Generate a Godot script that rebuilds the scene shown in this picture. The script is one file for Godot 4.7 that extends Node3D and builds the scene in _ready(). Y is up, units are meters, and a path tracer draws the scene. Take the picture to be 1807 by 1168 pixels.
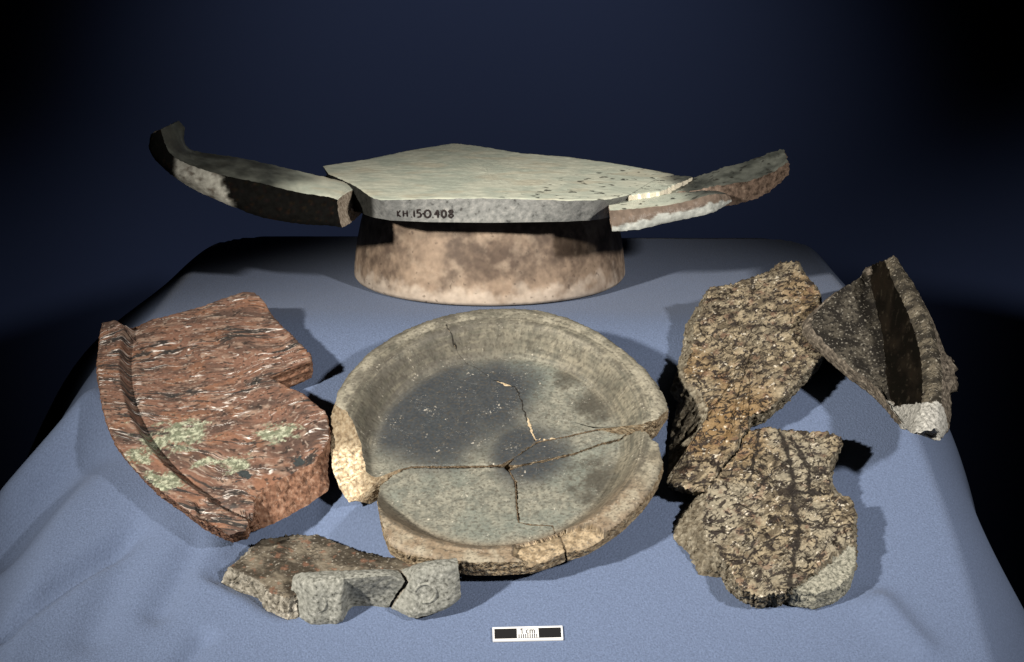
extends Node3D
# Broken stone vessels laid out on a blue cloth, lit by two studio lamps. Plans are in centimetres, the scene in metres.

const CM := 0.01
const TABLE_BACK := -1.15
var hollows: Array = []         # where the cloth gives way under a fragment
var slope_table := PackedFloat32Array()
var grain: FastNoiseLite
var rough: FastNoiseLite

# ------------------------------------------------------------------ small helpers
func noise(s: int, freq: float, octaves := 4, kind := FastNoiseLite.TYPE_SIMPLEX_SMOOTH) -> FastNoiseLite:
	var n := FastNoiseLite.new()
	n.seed = s; n.frequency = freq; n.noise_type = kind; n.fractal_octaves = octaves
	n.fractal_type = FastNoiseLite.FRACTAL_FBM if octaves > 1 else FastNoiseLite.FRACTAL_NONE
	return n

func cells(s: int, freq: float, warp: float) -> FastNoiseLite:
	var n := noise(s, freq, 1, FastNoiseLite.TYPE_CELLULAR)
	n.cellular_return_type = FastNoiseLite.RETURN_DISTANCE2_SUB
	n.domain_warp_enabled = warp > 0.0
	n.domain_warp_amplitude = warp; n.domain_warp_frequency = freq * 1.3; n.domain_warp_fractal_octaves = 3
	return n

func plan(a: Array) -> PackedVector2Array:
	var p := PackedVector2Array()
	for i in range(0, a.size(), 2): p.append(Vector2(a[i], a[i + 1]) * CM)
	return p

func solid(a: Array) -> PackedVector3Array:
	var p := PackedVector3Array()
	for i in range(0, a.size(), 3): p.append(Vector3(a[i], a[i + 1], a[i + 2]) * CM)
	return p

func bounds(p: PackedVector2Array) -> Rect2:
	var r := Rect2(p[0], Vector2.ZERO)
	for q in p: r = r.expand(q)
	return r.grow(0.006)

func mix(a: Color, b: Color, t: float) -> Color: return a.lerp(b, clampf(t, 0.0, 1.0))
func band(a: float, b: float, x: float) -> float: return smoothstep(a, b, x)

func thing(called: String, label: String, category: String, at := Vector3.ZERO, tilt := 0.0, roll := 0.0, group := "") -> Node3D:
	var o := Node3D.new()
	o.name = called; add_child(o, true)
	o.transform = Transform3D(Basis(Vector3.BACK, deg_to_rad(roll)) * Basis(Vector3.RIGHT, deg_to_rad(tilt)), at)
	o.set_meta("label", label); o.set_meta("category", category)
	if group: o.set_meta("group", group)
	return o

func part(called: String, mesh: Mesh, parent: Node, label := "") -> MeshInstance3D:
	var m := MeshInstance3D.new()
	m.name = called; m.mesh = mesh
	parent.add_child(m, true)
	if label: m.set_meta("label", label)
	return m

# ------------------------------------------------------------------ materials
func picture(w: int, h: int, box: Rect2, f: Callable) -> ImageTexture:
	var im := Image.create(w, h, false, Image.FORMAT_RGB8)
	for j in h:
		for i in w:
			var c: Color = f.call((box.position.x + box.size.x * (i + 0.5) / w) * 100.0, (box.position.y + box.size.y * (j + 0.5) / h) * 100.0)
			im.set_pixel(i, j, c.linear_to_srgb())
	return ImageTexture.create_from_image(im)

func painted(t: Texture2D, roughness: float, relief := 0.0, specular := 0.2) -> StandardMaterial3D:
	var m := StandardMaterial3D.new()
	m.albedo_texture = t; m.roughness = roughness; m.metallic_specular = specular
	m.vertex_color_use_as_albedo = true
	m.texture_repeat = false
	if relief != 0.0:
		m.heightmap_enabled = true; m.heightmap_texture = t; m.heightmap_scale = relief
	return m

func ramp(colors: Array, offsets: Array) -> Gradient:
	var g := Gradient.new()
	g.offsets = PackedFloat32Array(offsets)
	var c := PackedColorArray()
	for k in colors: c.append((k as Color).linear_to_srgb())
	g.colors = c
	return g

func tile(s: int, freq: float, g: Gradient, octaves := 5, size := 384) -> NoiseTexture2D:
	var t := NoiseTexture2D.new()
	t.width = size; t.height = size; t.seamless = true; t.normalize = true
	t.noise = noise(s, freq, octaves)
	t.color_ramp = g
	return t

func bumps(s: int, freq: float, strength: float, octaves := 5, size := 384) -> NoiseTexture2D:
	var t := NoiseTexture2D.new()
	t.width = size; t.height = size; t.seamless = true
	t.noise = noise(s, freq, octaves)
	t.as_normal_map = true; t.bump_strength = strength
	return t

# broken faces: a mottled stone in the object's own axes
func broken(s: int, colors: Array, offsets: Array, per_metre: float, roughness := 0.8, strength := 5.0) -> StandardMaterial3D:
	var m := StandardMaterial3D.new()
	m.albedo_texture = tile(s, 0.045, ramp(colors, offsets), 6, 512)
	m.normal_enabled = true; m.normal_texture = bumps(s + 1, 0.06, strength, 6, 512)
	m.uv1_triplanar = true; m.uv1_scale = Vector3.ONE * per_metre
	m.roughness = roughness; m.metallic_specular = 0.14; m.vertex_color_use_as_albedo = true
	return m

func plain(c: Color, roughness := 0.7) -> StandardMaterial3D:
	var m := StandardMaterial3D.new()
	m.albedo_color = c.linear_to_srgb(); m.roughness = roughness; m.metallic_specular = 0.3
	return m

# ------------------------------------------------------------------ meshes made of grids
class Build:
	var mesh := ArrayMesh.new()
	var verts := {}
	var norms := {}
	var uvs := {}
	var cols := {}
	var idx := {}
	var mats := {}
	var uv_box := Rect2(0, 0, 1, 1)

	# rows of points; the normals are made to point away from «inside»
	func grid(rows: Array, material: Material, inside: Vector3, closed := false, tint: Callable = func(_p): return Color.WHITE) -> void:
		var key := material.get_instance_id()
		if not verts.has(key):
			verts[key] = PackedVector3Array(); norms[key] = PackedVector3Array(); uvs[key] = PackedVector2Array(); cols[key] = PackedColorArray(); idx[key] = PackedInt32Array(); mats[key] = material
		var nr := rows.size()
		var nc: int = rows[0].size()
		var v := PackedVector3Array()
		for r in rows: v.append_array(r)
		var n := PackedVector3Array()
		n.resize(v.size())
		var tris := PackedInt32Array()
		var last := nc if closed else nc - 1
		var middle_sum := 0.0
		for i in nr - 1:
			for j in last:
				var k := (j + 1) % nc
				var a := i * nc + j
				var b := i * nc + k
				var c := (i + 1) * nc + k
				var d := (i + 1) * nc + j
				var f := (v[c] - v[a]).cross(v[d] - v[b])
				n[a] += f; n[b] += f; n[c] += f; n[d] += f
				middle_sum += f.dot((v[a] + v[c]) * 0.5 - inside)
				tris.append_array([a, b, c, a, c, d])
		var flip := middle_sum < 0.0
		var base: int = verts[key].size()
		for i in v.size():
			n[i] = n[i].normalized() * (-1.0 if flip else 1.0)
		# Godot wants clockwise fronts
		var out := PackedInt32Array()
		for t in range(0, tris.size(), 3):
			if flip: out.append_array([base + tris[t], base + tris[t + 1], base + tris[t + 2]])
			else: out.append_array([base + tris[t], base + tris[t + 2], base + tris[t + 1]])
		verts[key].append_array(v); norms[key].append_array(n); idx[key].append_array(out)
		var u := PackedVector2Array()
		var cc := PackedColorArray()
		for p in v:
			u.append(Vector2((p.x - uv_box.position.x) / uv_box.size.x, (p.z - uv_box.position.y) / uv_box.size.y))
			cc.append(tint.call(p))
		uvs[key].append_array(u); cols[key].append_array(cc)

	func done() -> ArrayMesh:
		for key in verts:
			var a := []
			a.resize(Mesh.ARRAY_MAX)
			a[Mesh.ARRAY_VERTEX] = verts[key]; a[Mesh.ARRAY_NORMAL] = norms[key]; a[Mesh.ARRAY_TEX_UV] = uvs[key]; a[Mesh.ARRAY_COLOR] = cols[key]; a[Mesh.ARRAY_INDEX] = idx[key]
			mesh.add_surface_from_arrays(Mesh.PRIMITIVE_TRIANGLES, a)
			mesh.surface_set_material(mesh.get_surface_count() - 1, mats[key])
		return mesh

func shake(p: Vector3, amount: float) -> Vector3:
	if amount == 0.0: return p
	var q := p * 1000.0
	return p + Vector3(rough.get_noise_3d(q.x, q.y, q.z), rough.get_noise_3d(q.x + 91.0, q.y, q.z), rough.get_noise_3d(q.x, q.y + 57.0, q.z)) * amount

# distance from «from» along «angle» to the farthest crossing of the outline
func reach(outline: PackedVector2Array, from: Vector2, angle: float) -> float:
	var d := Vector2.from_angle(angle)
	var best := 0.0
	for i in outline.size():
		var a := outline[i] - from
		var e := outline[(i + 1) % outline.size()] - outline[i]
		var det := e.x * d.y - e.y * d.x
		if absf(det) < 1e-12: continue
		var t := (e.x * a.y - e.y * a.x) / det
		var s := (d.x * a.y - d.y * a.x) / det
		if s >= -1e-6 and s <= 1.000001 and t > best: best = t
	return best

func middle(outline: PackedVector2Array) -> Vector2:
	var area := 0.0
	var c := Vector2.ZERO
	for i in outline.size():
		var a := outline[i]
		var b := outline[(i + 1) % outline.size()]
		area += a.cross(b); c += (a + b) * a.cross(b)
	return c / (3.0 * area)

# A flat broken piece: a top with its own relief inside «top», broken sides out to «under», and an underside.
# o: count, rings, chip (jagged outline), relief (of the top), side (of the broken faces), tint (of the broken faces), inset (of the chamfer)
func slab(top: PackedVector2Array, under: PackedVector2Array, high: Callable, low: Callable, top_mat: Material, side_mat: Material, box: Rect2, o := {}) -> ArrayMesh:
	var count: int = o.get("count", 260)
	var rings: int = o.get("rings", 34)
	var chip: float = o.get("chip", 0.0007)
	var relief: float = o.get("relief", 0.0003)
	var side: float = o.get("side", 0.0012)
	var tint: Callable = o.get("tint", func(_p): return Color.WHITE)
	var from: Vector2 = o.get("from", middle(top))
	var around := 0.0
	for i in top.size(): around += top[i].distance_to(top[(i + 1) % top.size()])
	var angles := []
	for i in top.size():
		var a := top[i]
		var b := top[(i + 1) % top.size()]
		var steps := maxi(1, roundi(a.distance_to(b) / around * count))
		for k in steps: angles.append((a.lerp(b, float(k) / steps) - from).angle())
	angles.sort()
	var rt := PackedFloat32Array()
	var rb := PackedFloat32Array()
	var dirs := PackedVector2Array()
	for t in angles:
		var d := Vector2.from_angle(t)
		var r := reach(top, from, t)
		var q := (from + d * r) * 1000.0
		var jag := grain.get_noise_2d(q.x, q.y) * chip * 1.6 + rough.get_noise_2d(q.x * 0.6, q.y * 0.6) * chip
		r += jag
		var u := maxf(reach(under, from, t) + jag * 0.6, r * 0.9)
		rt.append(r); rb.append(u); dirs.append(d)
	var b := Build.new()
	b.uv_box = box
	var inside := Vector3(from.x, ((high.call(from.x, from.y) as float) + (low.call(from.x, from.y) as float)) * 0.5, from.y)
	var rows := []
	var edge := PackedVector3Array()
	for i in rings + 1:
		var s := pow(float(i) / rings, 0.8)
		var row := PackedVector3Array()
		for j in dirs.size():
			var p := from + dirs[j] * rt[j] * s
			var q := p * 1000.0
			var y: float = high.call(p.x, p.y)
			y += (grain.get_noise_2d(q.x * 0.5, q.y * 0.5) * 0.7 + rough.get_noise_2d(q.x * 0.35, q.y * 0.35)) * relief
			if i == rings: y -= 0.0004 + chip * 0.5 * absf(grain.get_noise_2d(q.x * 1.3, q.y * 1.3))
			row.append(Vector3(p.x, y, p.y))
		rows.append(row)
		edge = row
	b.grid(rows, top_mat, inside + Vector3.DOWN * 0.2, true)
	var sides: int = o.get("sides", 14)
	rows = []
	var foot := PackedVector3Array()
	for j in dirs.size():
		var p := from + dirs[j] * rb[j]
		foot.append(Vector3(p.x, minf(low.call(p.x, p.y), edge[j].y - 0.001), p.y))
	for i in sides + 1:
		var s := float(i) / sides
		var row := PackedVector3Array()
		for j in dirs.size():
			var p := edge[j].lerp(foot[j], s)
			var bulge := sin(s * PI)
			row.append(shake(p, side * minf(1.0, bulge * 2.0)) if i > 0 else p)
		rows.append(row)
	b.grid(rows, side_mat, inside, true, tint)
	rows = [rows[sides]]
	for i in range(1, 9):
		var s := 1.0 - i / 8.0
		var row := PackedVector3Array()
		for j in dirs.size():
			var p := from + dirs[j] * rb[j] * s
			row.append(Vector3(p.x, low.call(p.x, p.y), p.y))
		rows.append(row)
	b.grid(rows, side_mat, inside + Vector3.UP * 0.2, true, tint)
	return b.done()

# A body drawn through cross-sections (each the same number of corners, closed); sharp along its corners.
func loft(sections: Array, mats: Array, box: Rect2, o := {}) -> ArrayMesh:
	var amount: float = o.get("relief", 0.0004)
	var across: int = o.get("across", 10)
	var along: int = o.get("along", 8)
	var rounded: float = o.get("rounded", 0.0)
	var tint: Callable = o.get("tint", func(_p, _k): return Color.WHITE)
	var corners: int = sections[0].size()
	var fine := []
	for i in sections.size() - 1:
		for k in along + (1 if i == sections.size() - 2 else 0):
			var s := float(k) / along
			var row := PackedVector3Array()
			for c in corners:
				var p0: Vector3 = sections[maxi(i - 1, 0)][c]
				var p3: Vector3 = sections[mini(i + 2, sections.size() - 1)][c]
				var p1: Vector3 = sections[i][c]
				row.append(p1.cubic_interpolate(sections[i + 1][c], p0, p3, s))
			fine.append(row)
	var centre := Vector3.ZERO
	var b := Build.new()
	b.uv_box = box
	# each side as one grid; «inside» is taken per short run so that bent bodies come out right
	for c in corners:
		var d := (c + 1) % corners
		var rows := []
		for row in fine:
			var line := PackedVector3Array()
			for k in across + 1:
				var s := float(k) / across
				var straight: Vector3 = (row[c] as Vector3).lerp(row[d], s)
				var bent: Vector3 = (row[c] as Vector3).cubic_interpolate(row[d], row[(c + corners - 1) % corners], row[(c + 2) % corners], s)
				line.append(shake(straight.lerp(bent, rounded), amount))
			rows.append(line)
		var half := fine.size() / 2
		centre = Vector3.ZERO
		for p in fine[half]: centre += p / corners
		# decide the side from the middle run alone
		var m0: Vector3 = rows[half][across / 2]
		var outward := (m0 - centre)
		b.grid(rows, mats[c], m0 - outward * 0.5, false, tint.bind(c))
	for e in [0, fine.size() - 1]:
		var ring: PackedVector3Array = fine[e]
		var rim := PackedVector3Array()
		for c in corners:
			for k in across:
				var s := float(k) / across
				var bent := ring[c].cubic_interpolate(ring[(c + 1) % corners], ring[(c + corners - 1) % corners], ring[(c + 2) % corners], s)
				rim.append(shake(ring[c].lerp(ring[(c + 1) % corners], s).lerp(bent, rounded), amount))
		var mid := Vector3.ZERO
		for p in ring: mid += p / corners
		var rows := []
		for i in 5:
			var row := PackedVector3Array()
			for p in rim: row.append(shake(p.lerp(mid, i / 4.0), amount * 2.0 if i > 0 and i < 4 else 0.0))
			rows.append(row)
		var beyond: Vector3 = Vector3.ZERO
		for p in fine[e + (4 if e == 0 else -4)]: beyond += p / corners
		b.grid(rows, mats[corners], beyond, true, tint.bind(corners))
	return b.done()

func lathe(profile: PackedVector2Array, count: int, mat: Material, relief: float, per: float) -> ArrayMesh:
	var b := Build.new()
	var rows := []
	for p in profile:
		var row := PackedVector3Array()
		for j in count + 1:
			var a := TAU * j / count
			row.append(shake(Vector3(cos(a) * p.x, p.y, sin(a) * p.x), relief if j > 0 and j < count else 0.0))
		rows.append(row)
	b.grid(rows, mat, Vector3(0, profile[profile.size() / 2].y, 0))
	return b.done()

# an uneven bead along a line on a surface
func bead(line: PackedVector2Array, high: Callable, width: float, lift: float, mat: Material, s := 3) -> ArrayMesh:
	var pts := PackedVector3Array()
	for i in line.size() - 1:
		var n := maxi(2, int(line[i].distance_to(line[i + 1]) / 0.0008))
		for k in n: pts.append(Vector3(line[i].lerp(line[i + 1], float(k) / n).x, 0, line[i].lerp(line[i + 1], float(k) / n).y))
	pts.append(Vector3(line[-1].x, 0, line[-1].y))
	var b := Build.new()
	var rows := []
	for i in pts.size():
		var t: Vector3 = (pts[mini(i + 1, pts.size() - 1)] - pts[maxi(i - 1, 0)]).normalized()
		var n := Vector3(-t.z, 0, t.x)
		var q := pts[i] * 1000.0
		var wob := rough.get_noise_2d(q.x * 1.4 + s * 31.0, q.z * 1.4)
		var w := width * (0.75 + 0.7 * wob) * minf(1.0, minf(i, pts.size() - 1 - i) / 5.0 + 0.1)
		var c := pts[i] + n * width * 0.5 * rough.get_noise_2d(q.x + 40.0, q.z + s * 7.0)
		var row := PackedVector3Array()
		for k in 7:
			var u := k / 3.0 - 1.0
			var p := c + n * w * u
			var y: float = high.call(p.x, p.z)
			row.append(Vector3(p.x, y - 0.0006 + (lift + 0.0006) * sqrt(maxf(0.0, 1.0 - u * u)) * (0.8 + 0.3 * wob), p.z))
		rows.append(row)
	b.grid(rows, mat, pts[pts.size() / 2] + Vector3.DOWN * 0.5)
	return b.done()

func tube(line: PackedVector3Array, radius: float, b: Build, mat: Material) -> void:
	var rows := []
	for i in line.size():
		var t := (line[mini(i + 1, line.size() - 1)] - line[maxi(i - 1, 0)]).normalized()
		var x := t.cross(Vector3.BACK if absf(t.z) < 0.9 else Vector3.UP).normalized()
		var y := t.cross(x)
		var r := radius * (0.35 if i == 0 or i == line.size() - 1 else 1.0)
		var row := PackedVector3Array()
		for k in 7: row.append(line[i] + (x * cos(TAU * k / 6.0) + y * sin(TAU * k / 6.0)) * r)
		rows.append(row)
	b.grid(rows, mat, line[line.size() / 2])

func block(called: String, size: Vector3, at: Vector3, mat: Material, parent: Node, label := "") -> MeshInstance3D:
	var m := BoxMesh.new()
	m.size = size; m.material = mat
	var p := part(called, m, parent, label)
	p.position = at
	return p

func spot(called: String, at: Vector3, to: Vector3, energy: float, cone: float, soft: float, size: float, color: Color) -> void:
	var l := SpotLight3D.new()
	l.name = called
	l.light_energy = energy; l.light_color = color; l.light_size = size
	l.spot_angle = cone; l.spot_angle_attenuation = soft; l.spot_range = 6.0; l.spot_attenuation = 2.0
	l.shadow_enabled = true
	add_child(l)
	l.look_at_from_position(at, to)

# ------------------------------------------------------------------ the scene
func _ready() -> void:
	var cam := Camera3D.new()
	cam.name = "camera"
	cam.fov = 22.0278; cam.near = 0.05; cam.far = 20.0
	add_child(cam)
	cam.transform = Transform3D(Basis(Vector3.RIGHT, deg_to_rad(-14.735)), Vector3(0, 0.235, 0))
	cam.current = true
	var env := Environment.new()
	env.background_mode = Environment.BG_COLOR
	env.background_color = Color.BLACK
	env.tonemap_mode = Environment.TONE_MAPPER_LINEAR
	env.tonemap_exposure = 1.0
	env.sdfgi_enabled = true; env.ssao_enabled = true; env.ssil_enabled = true
	var world := WorldEnvironment.new()
	world.name = "world"; world.environment = env
	add_child(world)
	spot("left_studio_lamp", Vector3(-0.80, 0.50, -0.02), Vector3(0.055, -0.05, -0.84), 4.7, 14.5, 1.0, 0.035, Color(1.0, 0.965, 0.91))
	spot("right_studio_lamp", Vector3(0.70, 0.56, 0.02), Vector3(0.03, -0.05, -0.85), 2.5, 15.0, 1.0, 0.035, Color(1.0, 0.97, 0.93))
	spot("added_backdrop_light", Vector3(0.0, 0.75, -1.0), Vector3(-0.02, -0.03, -1.62), 0.85, 27.0, 1.0, 0.05, Color(1.0, 0.97, 0.93))  # added light that brightens only the middle of the backdrop

	grain = noise(11, 0.9, 3)
	rough = noise(12, 0.28, 4)
	red_fragment()
	brown_fragment()
	veined_fragment()
	rim_fragment()
	bowl()
	handled_fragment()
	dish()
	make_slope()
	scale_card()
	cloth()

func hollow(t: Transform3D, outline: PackedVector2Array, below: float) -> void:
	var from := middle(outline)
	var far := []
	for k in 72: far.append(reach(outline, from, TAU * k / 72.0))
	hollows.append({"t": t, "from": from, "far": far, "below": below})

# ------------------------------------------------------------------ cloth and backdrop
func cloth() -> void:
	var folds := [
	[-25.37, -82.11, -21.29, -87.16, 5, 15],
	[-24.53, -78.76, -20.57, -84.22, -4.5, 15],
	[-22.81, -71.94, -17.85, -77.49, -3.2, 5],
	[-19.01, -71.25, -17.96, -79.14, -1.4, 9],
	[-16.15, -72.52, -14.88, -77.30, -1.6, 7],
	[-14.47, -69.45, -13.67, -71.19, -1.6, 5],
	[17.08, -72.21, 18.75, -69.08, 2.2, 8],
	]
	var drift := noise(71, 2.2, 3)
	var crinkle := noise(72, 9.0, 3)
	var m := StandardMaterial3D.new()
	var im := Image.create(512, 512, false, Image.FORMAT_RGB8)
	var rng := RandomNumberGenerator.new()
	rng.seed = 5
	var mottle := noise(73, 0.30, 3)
	for j in 512:
		for i in 512:
			var twill := sin(TAU * (i + j) / 8.0) * 0.5 + sin(TAU * (i - j) / 4.0) * 0.25
			var k := 1.0 + twill * 0.05 + mottle.get_noise_2d(i, j) * 0.30 + rng.randf_range(-0.18, 0.18)
			im.set_pixel(i, j, (Color(0.078, 0.104, 0.170) * k).linear_to_srgb())
	m.albedo_texture = ImageTexture.create_from_image(im)
	m.uv1_triplanar = true; m.uv1_scale = Vector3.ONE * 5.5
	m.roughness = 1.0; m.metallic_specular = 0.1
	m.rim_enabled = true; m.rim = 0.08; m.rim_tint = 1.0
	m.normal_enabled = true; m.normal_texture = bumps(74, 0.34, 2.0, 3, 512); m.normal_scale = 0.5
	var xs := PackedFloat32Array()
	var x := -0.44
	while x < 0.44:
		xs.append(x)
		x += 0.0028 if absf(x) < 0.27 else 0.006
	var zs := PackedFloat32Array()
	var z := -1.32
	while z < -0.48:
		zs.append(z)
		z += 0.0028 if z > -0.96 else 0.005
	var rows := []
	for zz in zs:
		var row := PackedVector3Array()
		for xx in xs: row.append(Vector3(xx, cloth_height(xx, zz, folds, drift, crinkle), zz))
		rows.append(row)
	var b := Build.new()
	b.grid(rows, m, Vector3(0, -3, -1))
	var c := part("table_cloth", b.done(), self)
	c.set_meta("kind", "structure")
	# the table under the cloth
	# blue cloth hung behind, its colour darkened so the lamp spill fades
	var n := noise(75, 1.4, 2)
	rows = []
	for j in 60:
		var row := PackedVector3Array()
		for i in 120:
			var px := -1.6 + 3.2 * i / 119.0
			var py := -0.9 + 2.4 * j / 59.0
			row.append(Vector3(px, py, -1.62 + n.get_noise_2d(px, py * 0.25) * 0.03))
		rows.append(row)
	b = Build.new()
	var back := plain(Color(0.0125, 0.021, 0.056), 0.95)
	b.grid(rows, back, Vector3(0, 0, -4))
	part("backdrop", b.done(), self).set_meta("kind", "structure")

# the cloth falls away in front of the dish: level, then a slope of about 25 degrees
func fall(z: float) -> float:
	if z <= -0.9487: return 0.0
	var i := mini(int((z - (-0.9487)) / 0.002), slope_table.size() - 2)
	return lerpf(slope_table[i], slope_table[i + 1], minf((z - (-0.9487)) / 0.002 - i, 1.0))

func make_slope() -> void:
	var y := 0.0
	var u := 0.0
	for i in 420:
		slope_table.append(y)
		var angle := deg_to_rad(26.0 * smoothstep(0.0, 0.066, u) - 3.0 * smoothstep(0.09, 0.2, u))
		u += 0.002 / cos(angle)
		y -= 0.002 * tan(angle)

func half_width(z: float, right: bool) -> float:
	return 0.198 + (0.012 if right else 0.022) * band(-0.95, -0.75, z)

func cloth_height(x: float, z: float, folds: Array, drift: FastNoiseLite, crinkle: FastNoiseLite) -> float:
	var hw := half_width(z, x > 0.0)
	var q := Vector2(maxf(absf(x) - hw + 0.03, 0.0), maxf(TABLE_BACK + 0.03 - z, 0.0))
	var d := maxf(q.length() - 0.03, 0.0)
	var y := fall(z) + drift.get_noise_2d(x, z) * 0.0018 + crinkle.get_noise_2d(x, z) * 0.0003
	if d > 0.0:
		var side := 1.0 if absf(x) > hw else 0.0
		var slope := (1.5 if x > 0.0 else 0.9) if side > 0.0 else 2.2
		slope += 0.3 * sin(z * 30.0 + x * 9.0) * band(0.0, 0.08, d) * side
		y -= slope * (d * d / (d + (0.012 if side > 0.0 else 0.004))) * (1.0 + 1.6 * band(0.03, 0.16, d))
	var p := Vector2(x, z) * 100.0
	for f in folds:
		var a := Vector2(f[0], f[1])
		var e := Vector2(f[2], f[3]) - a
		var t := clampf((p - a).dot(e) / e.length_squared(), -0.05, 1.05)
		var dist := (p - a - e * t).length() * 10.0 / (f[5] as float)
		if dist < 3.0:
			y += (f[4] as float) * 0.0024 * exp(-dist * dist) * band(1.05, 0.7, t)
	# the cloth gives way under whatever lies on it
	for g in hollows:
		var tr: Transform3D = g.t
		var up := tr.basis.y
		var o := tr.origin - up * (g.below as float)
		var hy := o.y - (up.x * (x - o.x) + up.z * (z - o.z)) / up.y
		var l := tr.basis.inverse() * (Vector3(x, hy, z) - tr.origin)
		var v := Vector2(l.x, l.z) - (g.from as Vector2)
		var far: float = g.far[posmod(roundi(v.angle() / TAU * 72.0), 72)]
		var beyond := maxf(0.0, v.length() - far)
		y = lerpf(y, minf(y, hy - 0.0008 + beyond * 0.5), band(0.030, 0.006, beyond))
	return y

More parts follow.
